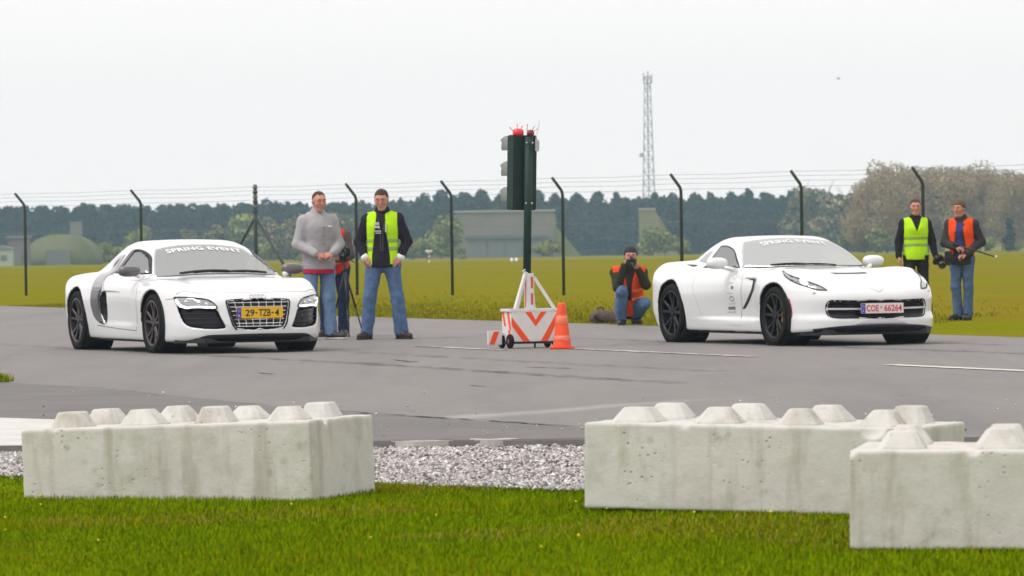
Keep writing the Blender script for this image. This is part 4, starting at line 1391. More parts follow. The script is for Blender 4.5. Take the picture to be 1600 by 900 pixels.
def make_coupe():
    M = dict(CAR, rim=mat('titanium_rim', (.060, .048, .056), rough=.35, metal=.5), caliper=mat('caliper_black', (.02, .02, .02), .5))
    intake = [(.80, .525), (.735, .478), (.665, .486), (.575, .482), (.470, .474), (.425, .385), (.372, .275, 0), (.46, .266), (.59, .270), (.715, .292), (.765, .345), (.79, .44)]
    grille = [(-.345, .535), (-.325, .562, 0), (-.1, .572), (.1, .572), (.325, .562, 0), (.345, .535), (.30, .335), (.262, .272, 0), (-.262, .272, 0), (-.30, .335)]
    scoop = [(-.43, .655, 0), (-.29, .672), (-.225, .60), (-.25, .42), (-.335, .305), (-.47, .43), (-.47, .56)]
    split = [(0, .212), (.30, .208), (.53, .205), (.62, .185), (.67, .150, 0), (.6, .10, 0), (0, .10, 0)]
    S = dict(COUPE)
    S['recess'] = [(smooth_poly(intake, 4), 'x', .045), (smooth_poly([(0, .572)] + grille[3:8] + [(0, .272)], 3), 'x', .055),
                   (smooth_poly(scoop, 4), 'y', .07)]
    car = empty('sports_car', (-3.605, 53.2, 0), R(22.7 - 90))
    tag(car, 'white mid-engined coupe with yellow license plate and dark side blade, on the left', 'car', 'cars lined up on the runway')
    # glass
    scr = [(1.035, 0), (1.005, .30), (.95, .50), (.865, .695), (.82, .700), (.335, .535), (.275, .46), (.235, .25), (.225, 0)]
    scr = scr + [(a, -b) for a, b in scr[-2:0:-1]]
    win = [(.78, .862, 0), (.58, .970), (.40, 1.060), (.26, 1.108), (.10, 1.132), (-.06, 1.132), (-.20, 1.105), (-.33, .985), (-.44, .872, 0), (.2, .858)]
    pane = smooth_poly([(.745, .872, 0), (.57, .962), (.40, 1.047), (.26, 1.096), (.10, 1.120), (-.03, 1.118, 0), (-.12, 1.02), (-.25, .872, 0), (.2, .868)], 4)
    S['glass'] = (pane, [((x - .58) * .97 + .58, y * .975) for x, y in smooth_poly(scr, 4)])
    body, sh = build_shell(S, car)
    cabin_fit(car, -.12, .38, .50, 1.24)
    strip(sh, 'cowl', smooth_poly([(.865, -.68), (.97, -.48), (1.02, -.28), (1.05, 0), (1.02, .28), (.97, .48), (.865, .68)], 3, False), .03, 'z', .003, M['black'], car)
    w = patch(sh, 'windshield', smooth_poly(scr, 4), 'z', .004, M['glass'], car)
    text_on(sh, 'windshield_lettering', 'SPRING EVENT', .88, .10, lambda s, t: (.375 - t + .08 * s * s, s + .02), 'z', .009, M['white'], w, bold=.03, spacing=1.1)
    for y0, y1 in ((-.45, .12), (.10, .58)):
        strip(sh, 'wiper', [(1.0 - .3 * y0 * y0, y0), (.985 - .3 * y1 * y1, y1)], (.022, .014), 'z', .018, M['black'], w)
    both(sh, 'window_frame', smooth_poly(win, 4), 'y-', .007, M['gloss'], car, hole=pane)
    both(sh, 'side_window', pane, 'y-', .002, M['glass_side'], car)
    # side blade
    carbon = mat('grey_carbon_blade', (.105, .10, .115), rough=.35, coat=.4, var=(.075, .072, .082), scale=30)
    up = [(-.72, .70, 0), (-.735, .80), (-.80, .90), (-.90, 1.0, 0), (-.70, 1.055), (-.42, 1.075, 0), (-.46, .98), (-.50, .90), (-.43, .80), (-.395, .70, 0)]
    both(sh, 'upper_blade', smooth_poly(up, 4), 'y-', .008, mat('silver_blade', (.30, .30, .32), rough=.3, coat=.4), car)
    lo = [(-.715, .692, 0), (-.722, .56), (-.70, .46), (-.64, .37), (-.50, .315), (-.35, .300, 0), (-.47, .43), (-.475, .56), (-.435, .66), (-.40, .692, 0)]
    both(sh, 'side_blade', smooth_poly(lo, 4), 'y-', .012, carbon, car)
    both(sh, 'side_intake', smooth_poly(scoop, 4), 'y-', .004, M['black'], car)
    for s in ('y-', 'y+'):
        strip(sh, 'door_crease', [(-.25, .672), (.1, .668), (.25, .664)], (.016, .004), s, .004, carbon, car)
        strip(sh, 'door_gap', [(.80, .855), (.86, .70), (.84, .45), (.76, .24)], .006, s, .0012, M['seam'], car)
        strip(sh, 'door_gap', [(-.44, .87), (-.38, .75), (-.30, .66)], .006, s, .0012, M['seam'], car)
        strip(sh, 'sill_gap', [(.76, .24), (.1, .255), (-.62, .285)], .008, s, .0012, M['seam'], car)
        strip(sh, 'bumper_gap', [(1.70, .585), (1.86, .60)], .006, s, .0012, M['seam'], car)
        strip(sh, 'sill_badge', [(.86, .305), (.69, .30)], .03, s, .002, mat('badge_grey', (.62, .62, .63), .4), car)
        strip(sh, 'fuel_vent', [(-.70, .955), (-.58, 1.02)], (.035, .02), s, .012, M['black'], car)
    strip(sh, 'hood_gap', [(1.84, -.80), (2.04, -.62), (2.12, -.36), (2.15, 0), (2.12, .36), (2.04, .62), (1.84, .80)], .006, 'z', .0012, mat('hood_seam', (.4, .4, .41), .7), car)
    # nose
    lamp = [(.815, .612, 0), (.735, .612), (.635, .600), (.530, .574), (.468, .515), (.462, .486, 0), (.575, .490), (.665, .494), (.735, .486), (.79, .520), (.812, .565)]
    for s in (1, -1):
        sgn = lambda P: [(s * p[0],) + tuple(p[1:]) for p in P]
        hl = patch(sh, 'headlight', smooth_poly(sgn(lamp), 4), 'x', .006, glass_mat('headlight_glass', (.14, .14, .15), .22), car)
        strip(sh, 'led_strip', sgn(smooth_poly([(.803, .585), (.790, .538), (.735, .498), (.665, .507), (.575, .502), (.475, .498)], 5, False)), .018, 'x', .014, mat('led_white', (.95, .96, 1.0), .3, emit=.9), hl)
        for (yy, zz, rr) in ((.73, .560, .030), (.63, .548, .028), (.56, .538, .022)):
            h, n = sh.hit((s * yy, zz), 'x')
            b = MB()
            b.ball(h + n * .004, (.012, rr, rr * .8), seg=14)
            b.build('lamp_projector', mat('lamp_reflector', (.75, .76, .80), .12, metal=.8), hl, smooth=True)
        strip(sh, 'lamp_surround', sgn(resample(smooth_poly(lamp, 4), .02)), .008, 'x', .009, M['black'], hl, closed=True)
        ik = patch(sh, 'front_intake', smooth_poly(sgn([(.60 + (p[0] - .60) * .965, .375 + (p[1] - .375) * .95) + tuple(p[2:]) for p in intake]), 4), 'x', .006, M['gloss'], car)
        for (z0, z1, ya, yb) in ((.430, .434, .465, .755), (.380, .382, .440, .745), (.332, .333, .415, .725)):
            strip(sh, 'intake_slat', sgn([(ya, z0), (yb, z1)]), .010, 'x', .016, M['black'], ik)
    gr = patch(sh, 'grille', smooth_poly(grille, 4), 'x', .004, M['black'], car)
    def gline(a, b, w, name, m):
        h1, n1 = sh.hit((a[0], a[1]), 'x'); h2, n2 = sh.hit((b[0], b[1]), 'x')
        x = 2.262
        mb = MB()
        pts = []
        for k in range(7):
            t = k / 6
            y, z = a[0] + (b[0] - a[0]) * t, a[1] + (b[1] - a[1]) * t
            pts.append((float(S['nose'](abs(y)) + S['nose_v'](z)) - .008, y, z))
        mb.tube(pts, w, seg=6)
        return mb.build(name, m, gr)
    for k, z in enumerate((.545, .500, .455, .410, .365, .322, .290)):
        hw = .262 + (z - .272) / (.535 - .272) * .083
        gline((-hw + .012, z), (hw - .012, z), .0045, 'grille_bar', M['chrome'])
    for y in (-.27, -.18, -.09, 0, .09, .18, .27):
        gline((y * .84, .285), (y, .560), .0045, 'grille_bar', M['chrome'])
    strip(sh, 'grille_frame', resample(smooth_poly([(p[0] * 1.045, .42 + (p[1] - .42) * 1.06) + tuple(p[2:]) for p in grille], 4), .02), .016, 'x', .006, M['gloss'], gr, closed=True)
    plate(car, 2.282, .435, .53, .118, R(4), mat('plate_yellow', (.88, .52, .01), .45), mat('plate_black_ink', (.02, .02, .02), .5),
          [('29', -.115, .105), ('-', -.042, .024), ('TZB', .055, .135), ('-', .143, .024), ('4', .195, .05)], M)
    h, n = sh.hit((0, .600), 'x')
    for k in range(4):
        y = (k - 1.5) * .043
        h, n = sh.hit((y, .606), 'x')
        fr = n.to_track_quat('Z', 'Y').to_matrix()
        mb = MB()
        mb.tube([h + n * .006 + fr @ Vector((.028 * math.cos(t), .028 * math.sin(t), 0)) for t in [2 * math.pi * i / 20 for i in range(21)]], .0042, seg=6, caps=False)
        mb.build('emblem_ring', M['chrome'], car)
    patch(sh, 'front_splitter', smooth_poly([(-p[0],) + p[1:] for p in split[-2:0:-1]] + split[:-1], 4), 'x', .010, M['gloss'], car)
    b = MB()
    b.prism([(2.20, -.60), (2.20, .60), (1.85, .82), (-1.9, .80), (-1.9, -.80), (1.85, -.82)], .115, .17, 'xy')
    b.build('underbody', M['black'], car)
    # tail
    both(sh, 'tail_light', smooth_poly([(.45, .72), (.80, .73), (.82, .64), (.47, .64)], 3), 'r', .006, M['red'], car)
    patch(sh, 'rear_window', smooth_poly([(-.75, 0), (-.78, .40), (-1.45, .34), (-1.5, 0), (-1.45, -.34), (-.78, -.40)], 4), 'z', .005, M['glass_dark'], car)
    grey = mat('grey_mirror_shell', (.105, .095, .105), rough=.3, coat=.4)
    mirrors(car, (.70, .955, .895), (.74, .84, .835), (.085, .125, .062), grey, M['paint'], M['chrome'])
    for k, (px, pz, pr, yi) in enumerate(S['arches']):
        for s in (-1, 1):
            liner(car, px, pz, pr, s, yi, .905 if k == 0 else .915, M)
            make_wheel(car, (px, s * .80, (.325, .335)[k]), s, (.325, .335)[k], (.235, .29)[k], (.243, .245)[k], (5, .24, .036), M)
    return car, sh

def make_roadster():
    M = dict(CAR, rim=mat('black_rim', (.010, .010, .012), rough=.45, spec=.3), caliper=mat('caliper_bronze', (.40, .16, .03), .4))
    grille = [(.0, .482), (.30, .484), (.545, .490, 0), (.580, .470), (.592, .405), (.545, .325), (.30, .314), (.0, .310)]
    full = grille + [(-p[0],) + tuple(p[1:]) for p in grille[-2:0:-1]]
    vent = [(.62, .742, 0), (.75, .742), (.885, .738, 0), (.862, .625), (.70, .502), (.51, .405, 0), (.43, .402, 0), (.62, .508), (.775, .610), (.815, .712), (.74, .726)]
    hood = [(1.43, 0), (1.425, .12), (1.41, .225, 0), (1.55, .215, 0), (1.555, .1), (1.56, 0)]
    S = dict(ROADSTER)
    S['recess'] = [(smooth_poly(grille, 4), 'x', .05)]
    car = empty('sports_car', (3.12, 52.62, 0), R(22.4 - 90))
    car.scale = (.975, .975, .975)
    tag(car, 'white front-engined coupe with black wheels and red-lettered license plate, on the right', 'car', 'cars lined up on the runway')
    scr = [(.735, 0), (.665, .30), (.55, .50), (.31, .745), (.25, .745), (-.10, .575), (-.16, .48), (-.19, .25), (-.20, 0)]
    scr = scr + [(a, -b) for a, b in scr[-2:0:-1]]
    pane = smooth_poly([(.23, .872, 0), (.09, .948), (-.06, 1.030), (-.20, 1.075), (-.38, 1.100), (-.56, 1.098, 0), (-.66, .985), (-.73, .872, 0), (-.1, .866)], 4)
    S['glass'] = (pane, [((x - .27) * .97 + .27, y * .975) for x, y in smooth_poly(scr, 4)])
    body, sh = build_shell(S, car)
    cabin_fit(car, -.58, -.08, .06, 1.215)
    strip(sh, 'cowl', smooth_poly([(.31, -.74), (.52, -.56), (.67, -.32), (.745, 0), (.67, .32), (.52, .56), (.31, .74)], 3, False), .03, 'z', .003, M['black'], car)
    w = patch(sh, 'windshield', smooth_poly(scr, 4), 'z', .005, glass_mat('bright_windshield_glass', (.05, .055, .055), .60, see=.9), car)
    text_on(sh, 'windshield_lettering', 'SPRING EVENT', .82, .12, lambda s, t: (-.05 - t + .22 * s * s, s + .02), 'z', .009, M['white'], w, bold=.03, spacing=1.1)
    strip(sh, 'wiper', [(.66, -.25), (.71, .20)], (.020, .012), 'z', .016, M['black'], w)
    strip(sh, 'wiper', [(.50, -.52), (.66, -.15)], (.020, .012), 'z', .016, M['black'], w)
    fr = [(.26, .862, 0), (.10, .960), (-.06, 1.042), (-.20, 1.088), (-.38, 1.114), (-.58, 1.113, 0), (-.70, .985), (-.78, .862, 0), (-.1, .856)]
    both(sh, 'window_frame', smooth_poly(fr, 4), 'y-', .002, M['gloss'], car, hole=pane)
    both(sh, 'side_window', pane, 'y-', .002, M['glass_side'], car)
    both(sh, 'quarter_window', smooth_poly([(-.86, .915, 0), (-.84, 1.01), (-.80, 1.055, 0), (-.98, 1.015), (-1.18, .935, 0)], 4), 'y-', .005, M['glass_side'], car)
    for s in ('y-', 'y+'):
        strip(sh, 'door_gap', [(.40, .85), (.50, .70), (.46, .48), (.36, .30)], .006, s, .0012, M['seam'], car)
        strip(sh, 'door_gap', [(-.78, .85), (-.74, .65), (-.62, .42), (-.58, .32)], .006, s, .0012, mat('hood_seam', (.4, .4, .41), .7), car)
        strip(sh, 'sill_lettering', [(.42, .215), (.08, .225)], .022, s, .002, mat('badge_grey', (.62, .62, .63), .4), car)
        strip(sh, 'wheel_arch_reflector', smooth_poly([(1.70, .525), (1.735, .42), (1.737, .31)], 4, False), .016, s, .004, mat('reflector_dull', (.34, .02, .05), .4), car)
    both(sh, 'fender_vent', smooth_poly(vent, 3), 'y-', .003, M['black'], car)
    strips(sh, 'vent_lip', smooth_poly([(.555, .750), (.72, .748), (.895, .742), (.872, .61)], 4, False), .014, 'y-', .006, mat('satin_silver', (.55, .55, .57), .3, metal=.6), car)
    both(sh, 'quarter_scoop', smooth_poly([(-1.36, .70, 0), (-1.06, .705, 0), (-1.02, .745), (-1.12, .75)], 4), 'z', .004, M['black'], car)
    # door stickers, a column of small grey sponsor marks
    ink = mat('sticker_ink', (.16, .16, .17), .5); ink2 = mat('sticker_grey', (.5, .5, .52), .5)
    for sd in ('y-', 'y+'):
        strip(sh, 'sticker', [(.23, .755), (.26, .725), (.31, .770)], .010, sd, .002, ink2, car)
        strip(sh, 'sticker', [(.15, .690), (.25, .694)], .014, sd, .002, ink2, car)
        patch(sh, 'sticker', [(.245 + .036 * math.cos(t), .640 + .020 * math.sin(t)) for t in np.linspace(0, 6.0, 14)], sd, .002, ink, car, skirt=0)
        strip(sh, 'sticker', [(.11, .575), (.24, .580)], .012, sd, .002, ink2, car)
        strip(sh, 'sticker', [(.21 + .05 * math.cos(t), .515 + .026 * math.sin(t)) for t in np.linspace(0, 2 * math.pi, 16)], .010, sd, .002, ink, car)
        strip(sh, 'sticker', [(.10, .455), (.27, .460)], .010, sd, .002, ink2, car)
        strip(sh, 'sticker', [(.07, .405), (.25, .410)], .034, sd, .002, ink, car)
        strip(sh, 'sticker', [(.03, .360), (.25, .366)], .018, sd, .002, ink2, car)
    # nose
    lamp = [(1.40, .800, 0), (1.52, .790), (1.66, .760), (1.84, .690), (1.95, .625), (2.055, .575, 0), (1.985, .675), (1.87, .745), (1.78, .785), (1.66, .815), (1.52, .822)]
    for s in (1, -1):
        sg = lambda P: [(p[0], s * p[1]) + tuple(p[2:]) for p in P]
        hl = patch(sh, 'headlight', smooth_poly(sg(lamp), 4), 'z', .005, glass_mat('lamp_cover_glass', (.13, .14, .13), .30), car)
        patch(sh, 'lamp_bezel', smooth_poly(sg([(1.72, .742), (1.84, .700), (1.88, .735), (1.80, .770)]), 4), 'z', .010, M['white'], hl)
        strip(sh, 'running_light', sg(smooth_poly([(1.44, .803), (1.60, .803), (1.74, .780)], 4, False)), .018, 'z', .010, mat('lamp_grey', (.30, .33, .36), .25, coat=.5), hl)
        strip(sh, 'lamp_surround', sg(resample(smooth_poly(lamp, 4), .02)), .008, 'z', .007, M['black'], hl, closed=True)
        h, n = sh.hit((s * .70, .585), 'x')
        b = MB(); b.ball(h, (.012, .022, .014), seg=12); b.build('washer_cap', mat('badge_grey', (.62, .62, .63), .4), car, smooth=True)
    gr = patch(sh, 'grille', smooth_poly(full, 4), 'x', .004, M['black'], car)
    for z in (.345, .375, .435, .460):
        strip(sh, 'grille_slat', [(-.55, z), (0, z - .003), (.55, z)], .010, 'x', .018, M['gloss'], gr)
    strip(sh, 'grille_bar', [(-.575, .412), (-.2, .406), (.2, .406), (.575, .412)], .018, 'x', .050, mat('bright_bar', (.8, .8, .82), .25, metal=.3), gr)
    strip(sh, 'grille_frame', resample(smooth_poly([(p[0] * 1.025, .40 + (p[1] - .40) * 1.10) + tuple(p[2:]) for p in full], 4), .02), .014, 'x', .005, M['gloss'], gr, closed=True)
    plate(car, 2.242, .408, .52, .112, R(-2), mat('plate_pink_white', (.80, .66, .66), .45), mat('plate_red_ink', (.55, .03, .05), .5),
          [('COE', -.120, .150), ('66264', .130, .215)], M, gap_badge=-.015)
    patch(sh, 'hood_vent', smooth_poly([(1.43, 0), (1.42, .12), (1.40, .215, 0), (1.49, .20, 0), (1.50, .1), (1.505, 0), (1.50, -.1), (1.49, -.20, 0), (1.40, -.215, 0), (1.42, -.12)], 3), 'z', .003, mat('vent_dark_grey', (.10, .10, .10), .6), car)
    strip(sh, 'emblem', [(2.115, -.075), (2.15, -.03), (2.165, 0), (2.15, .03), (2.115, .075)], .012, 'z', .006, mat('badge_light', (.70, .70, .71), .3), car)
    chin = [(0, .285, 0), (.16, .284), (.26, .268), (.34, .235), (.50, .224), (.66, .208), (.74, .195, 0), (.72, .11, 0), (0, .11, 0)]
    low = [(0, .232, 0), (.34, .226), (.52, .216), (.66, .200), (.73, .190, 0), (.70, .150, 0), (0, .145, 0)]
    patch(sh, 'front_splitter', smooth_poly([(-p[0],) + p[1:] for p in low[-2:0:-1]] + [low[0][:2]] + low[1:-1], 4), 'x', .012, M['gloss'], car)
    patch(sh, 'chin_panel', smooth_poly([(0, .288), (.14, .287), (.24, .270), (.33, .234, 0), (-.33, .234, 0), (-.24, .270), (-.14, .287)], 4), 'x', .006, mat('chin_grey', (.52, .51, .56), .4), car)
    b = MB()
    b.prism([(2.14, -.60), (2.14, .60), (1.85, .80), (-1.95, .78), (-1.95, -.78), (1.85, -.80)], .12, .18, 'xy')
    b.build('underbody', M['black'], car)
    both(sh, 'tail_light', smooth_poly([(.35, .80), (.48, .80), (.50, .70), (.37, .70)], 3), 'r', .006, M['red'], car)
    both(sh, 'tail_light', smooth_poly([(.56, .80), (.70, .79), (.72, .70), (.58, .70)], 3), 'r', .006, M['red'], car)
    patch(sh, 'rear_window', smooth_poly([(-.90, 0), (-.92, .40), (-1.55, .34), (-1.62, 0), (-1.55, -.34), (-.92, -.40)], 4), 'z', .005, M['glass_dark'], car)
    mirrors(car, (.08, .985, .915), (.24, .84, .835), (.085, .125, .066), M['paint'], M['paint'], M['chrome'])
    for k, (px, pz, pr, yi) in enumerate(S['arches']):
        for s in (-1, 1):
            liner(car, px, pz, pr, s, yi, .895 if k == 0 else .905, M)
            make_wheel(car, (px, s * (.785, .79)[k], (.327, .34)[k]), s, (.327, .34)[k], (.24, .28)[k], (.243, .255)[k], (5, .26, .040), M)
    return car, sh

coupe, coupe_shell = make_coupe()
roadster, roadster_shell = make_roadster()
# ------------------------------------------------------------------ people
V3 = lambda *a: np.array(a, float)
class Blob:
    """a set of rounded bones blended into one surface"""
    def __init__(s): s.p = []
    def cap(s, a, b, ra, rb, k=.03, sq=1.0, yc=0.0):
        s.p.append(('c', np.array(a, float), np.array(b, float), ra, rb, k, sq, yc)); return s
    def ell(s, c, r, k=.02, rot=None):
        s.p.append(('e', np.array(c, float), np.array(r, float), rot, None, k, 1, 0)); return s
    def cut(s, fn): s.p.append(('x', fn)); return s
    @staticmethod
    def dist(q, x, y, z):
        if q[0] == 'c':
            _, a, b, ra, rb, k, sq, yc = q
            if sq != 1.0:
                y = yc + (y - yc) / sq
                a = V3(a[0], yc + (a[1] - yc) / sq, a[2]); b = V3(b[0], yc + (b[1] - yc) / sq, b[2])
            d = b - a; dd = max(d @ d, 1e-9)
            t = np.clip(((x - a[0]) * d[0] + (y - a[1]) * d[1] + (z - a[2]) * d[2]) / dd, 0, 1)
            return np.sqrt((x - a[0] - t * d[0]) ** 2 + (y - a[1] - t * d[1]) ** 2 + (z - a[2] - t * d[2]) ** 2) - (ra + (rb - ra) * t)
        _, c, r, rot = q[:4]
        X, Y, Z = x - c[0], y - c[1], z - c[2]
        if rot is not None:
            X, Y, Z = (rot[0][0] * X + rot[1][0] * Y + rot[2][0] * Z, rot[0][1] * X + rot[1][1] * Y + rot[2][1] * Z, rot[0][2] * X + rot[1][2] * Y + rot[2][2] * Z)
        return (np.sqrt((X / r[0]) ** 2 + (Y / r[1]) ** 2 + (Z / r[2]) ** 2) - 1) * r.min()
    def box(s):
        lo, hi = V3(9, 9, 9), V3(-9, -9, -9)
        for q in s.p:
            if q[0] == 'c':
                r = max(q[3], q[4]); L, Hh = np.minimum(q[1], q[2]) - r, np.maximum(q[1], q[2]) + r
            elif q[0] == 'e':
                r = q[2].max(); L, Hh = q[1] - r, q[1] + r
            else: continue
            lo, hi = np.minimum(lo, L), np.maximum(hi, Hh)
        return lo - .03, hi + .03
    def f(s, x, y, z):
        F = None
        for q in s.p:
            if q[0] == 'x': F = q[1](F, x, y, z); continue
            d = s.dist(q, x, y, z)
            F = d if F is None else smin(F, d, q[5])
        return F
    def grid(s, h):
        lo, hi = s.box()
        ax = [np.arange(lo[i], hi[i] + h, h) for i in range(3)]
        F = np.full([len(a) for a in ax], .5, np.float32)
        for q in s.p:
            if q[0] == 'x':
                F = q[1](F, ax[0][:, None, None], ax[1][None, :, None], ax[2][None, None, :]); continue
            r = (max(q[3], q[4]) if q[0] == 'c' else q[2].max()) + q[5] * 1.2 + 2 * h
            a, b = (np.minimum(q[1], q[2]), np.maximum(q[1], q[2])) if q[0] == 'c' else (q[1], q[1])
            i0 = [max(0, int((a[i] - r - lo[i]) / h)) for i in range(3)]
            i1 = [min(len(ax[i]), int((b[i] + r - lo[i]) / h) + 2) for i in range(3)]
            sl = tuple(slice(u, w) for u, w in zip(i0, i1))
            d = s.dist(q, ax[0][sl[0]][:, None, None], ax[1][sl[1]][None, :, None], ax[2][sl[2]][None, None, :])
            F[sl] = smin(F[sl], d, q[5])
        return F, lo
    def mesh(s, name, h, material, parent, fold=0.0, fscale=9.0, seed=0):
        F, lo = s.grid(h)
        v, q = surface_nets(F.astype(np.float32), lo, h)
        e = h * .2
        for _ in range(2):
            f0 = s.f(v[:, 0], v[:, 1], v[:, 2])
            g = np.stack([s.f(v[:, 0] + e, v[:, 1], v[:, 2]) - f0, s.f(v[:, 0], v[:, 1] + e, v[:, 2]) - f0, s.f(v[:, 0], v[:, 1], v[:, 2] + e) - f0], 1) / e
            st = -(f0 / np.maximum((g * g).sum(1), .2))[:, None] * g
            ln = np.linalg.norm(st, axis=1, keepdims=True)
            v = v + st * np.minimum(1, .4 * h / np.maximum(ln, 1e-9))
        if fold:
            n = g / np.maximum(np.linalg.norm(g, axis=1, keepdims=True), 1e-6)
            w = np.array([noise.noise((p[0] * fscale + seed, p[1] * fscale, p[2] * fscale * .55)) + .5 * noise.noise((p[0] * fscale * 2.3, p[1] * fscale * 2.3 + seed, p[2] * fscale * 1.6)) for p in v])
            v = v + n * (w * fold)[:, None]
        return mesh(name, v, q, material, parent, smooth=True)

def rotm(yaw, pitch, roll=0.0):
    return np.array((Matrix.Rotation(yaw, 3, 'Z') @ Matrix.Rotation(pitch, 3, 'X') @ Matrix.Rotation(roll, 3, 'Y')))

def add_hand(B, w, d, n, side, curl=.5, thumb=1, scale=1.0):
    """w wrist, d finger direction, n palm normal (fingers curl towards it), side = +1/-1 thumb side along d x n"""
    w = np.array(w, float); d = np.array(d, float) / np.linalg.norm(d)
    n = np.array(n, float); n -= d * (n @ d); n /= np.linalg.norm(n)
    t = np.cross(d, n) * side
    s = scale
    for i, L in enumerate((.92, 1.0, .95, .75)):
        o = (1.5 - i) * .0195 * s
        k0 = w + d * .085 * s * (1 if i < 3 else .94) + t * o
        B.cap(w + d * .01 + t * o * .7, k0, .0165 * s, .0125 * s, .012)
        a1, a2 = curl * .9, curl * 2.1
        p1 = k0 + (d * math.cos(a1) + n * math.sin(a1)) * .042 * L * s
        p2 = p1 + (d * math.cos(a2) + n * math.sin(a2)) * .040 * L * s
        B.cap(k0, p1, .0100 * s, .0088 * s, .004)
        B.cap(p1, p2, .0088 * s, .0074 * s, .004)
    b0 = w + d * .025 * s + t * .024 * s
    b1 = b0 + (d * .55 + t * .75 + n * .35 * thumb) * .042 * s
    b2 = b1 + (d * .85 + t * .15 + n * .45 * thumb) * .036 * s
    B.cap(b0, b1, .0145 * s, .0112 * s, .010)
    B.cap(b1, b2, .0108 * s, .0085 * s, .004)

SKIN = mat('skin_ruddy', (.50, .22, .165), .55, spec=.3, var=(.56, .27, .21), scale=20)
def clothing(name, c, var=None, rough=.9): return mat(name, c, rough, spec=.15, var=var if var else tuple(min(1, q * 1.25) for q in c), scale=14, bump=.15, bscale=120)

def base_pose():
    return dict(pelvis=(0, 0, .97), waist=(0, -.005, 1.12), chest=(0, -.015, 1.34), neck=(0, .01, 1.50), head=(0, -.03, 1.685),
                shR=(-.178, .01, 1.435), shL=(.178, .01, 1.435), elR=(-.235, .03, 1.16), elL=(.235, .03, 1.16), wrR=(-.26, -.06, .95), wrL=(.26, -.06, .95),
                hipR=(-.095, 0, .93), hipL=(.095, 0, .93), knR=(-.11, -.02, .51), knL=(.11, -.02, .51), anR=(-.12, .02, .09), anL=(.12, .02, .09),
                toeR=(-.15, -1), toeL=(.15, -1), yaw=0.0, pitch=0.0, roll=0.0, girth=1.0,
                handR=((0, -.2, -1), (1, 0, 0), 1, .45), handL=((0, -.2, -1), (-1, 0, 0), -1, .45))

def make_person(loc, rz, H, P, label, group=None):
    """P: pose; returns the root and the helpers needed to dress the figure"""
    s = H / 1.82
    p = {k: (np.array(v, float) if isinstance(v, tuple) and len(v) == 3 and not isinstance(v[0], tuple) else v) for k, v in P.items()}
    root = empty('person', loc, rz)
    root.scale = (s, s, s)
    tag(root, label, 'person', group)
    gth = p['girth']
    B = Blob()
    sq = p.get('sq', .74)
    yc = lambda a, b: float((p[a][1] + p[b][1]) / 2)
    B.cap(p['hipR'], p['hipL'], .080 * gth, .080 * gth, .03)
    B.cap(p['pelvis'], p['waist'], .140 * gth, .128 * gth, .05, sq, yc('pelvis', 'waist'))
    B.cap(p['waist'], p['chest'], .128 * gth, .150 * gth, .05, sq, yc('waist', 'chest'))
    B.cap(p['chest'], p['neck'], .135 * gth, .060, .05, sq, yc('chest', 'neck'))
    B.cap(p['shR'], p['shL'], .054, .054, .06)
    Rm = rotm(p['yaw'], p['pitch'], p['roll'])
    hc = p['head']
    hp = lambda x, y, z: hc + Rm @ V3(x, y, z)
    B.cap(p['neck'], hp(0, .02, -.06), .060, .054, .03)
    B.ell(hp(0, .012, .030), (.076, .096, .090), .03, Rm)
    B.cap(hp(0, -.034, .015), hp(0, -.048, -.078), .062, .043, .04)
    B.ell(hp(0, -.074, -.098), (.026, .020, .018), .02, Rm)
    B.cap(hp(-.034, -.080, .036), hp(.034, -.080, .036), .014, .014, .02)
    B.cap(hp(0, -.092, .022), hp(0, -.112, -.020), .008, .013, .010)
    B.cap(hp(-.020, -.092, -.056), hp(.020, -.092, -.056), .0075, .0075, .010)
    for sx in (-1, 1):
        B.ell(hp(sx * .042, -.066, -.018), (.026, .022, .026), .02, Rm)
        B.ell(hp(sx * .078, .010, -.004), (.010, .020, .032), .006, Rm)
    for S_ in 'RL':
        B.cap(p['sh' + S_], p['el' + S_], .050 * gth, .040, .03)
        B.cap(p['el' + S_], p['wr' + S_], .040, .027, .02)
        d, n, sd, cu = p['hand' + S_]
        add_hand(B, p['wr' + S_], d, n, sd, cu)
        B.cap(p['hip' + S_], p['kn' + S_], .074 * gth, .054, .03)
        B.cap(p['kn' + S_], p['an' + S_], .056, .040, .03)
        t = V3(p['toe' + S_][0], p['toe' + S_][1], 0); t /= np.linalg.norm(t)
        foot_dn = p.get('heel' + S_, 0.0)
        B.cap(p['an' + S_] + V3(0, 0, -.045), p['an' + S_] + t * .15 + V3(0, 0, -.062 - foot_dn * .0), .034, .026, .03)
    body = B.mesh('body', .0085, SKIN, root)
    # eyes, brows and lips
    dark = mat('eye_dark', (.03, .02, .015), .3); lip = mat('lip', (.42, .13, .11), .5)
    for sx in (-1, 1):
        b = MB(); b.ball(hp(sx * .031, -.087, .012), (.013, .007, .008), seg=8, rings=6, rot=Matrix(Rm.tolist())); b.build('eye', dark, body)
        b = MB(); b.tube([hp(sx * .014, -.097, .036), hp(sx * .034, -.096, .041), hp(sx * .050, -.085, .034)], [.006, .007, .004], seg=6); b.build('eyebrow', p['hair_mat'], body)
    b = MB(); b.tube([hp(-.022, -.095, -.056), hp(0, -.102, -.054), hp(.022, -.095, -.056)], [.004, .007, .004], seg=6); b.build('mouth', lip, body)
    return root, p, hp, Rm

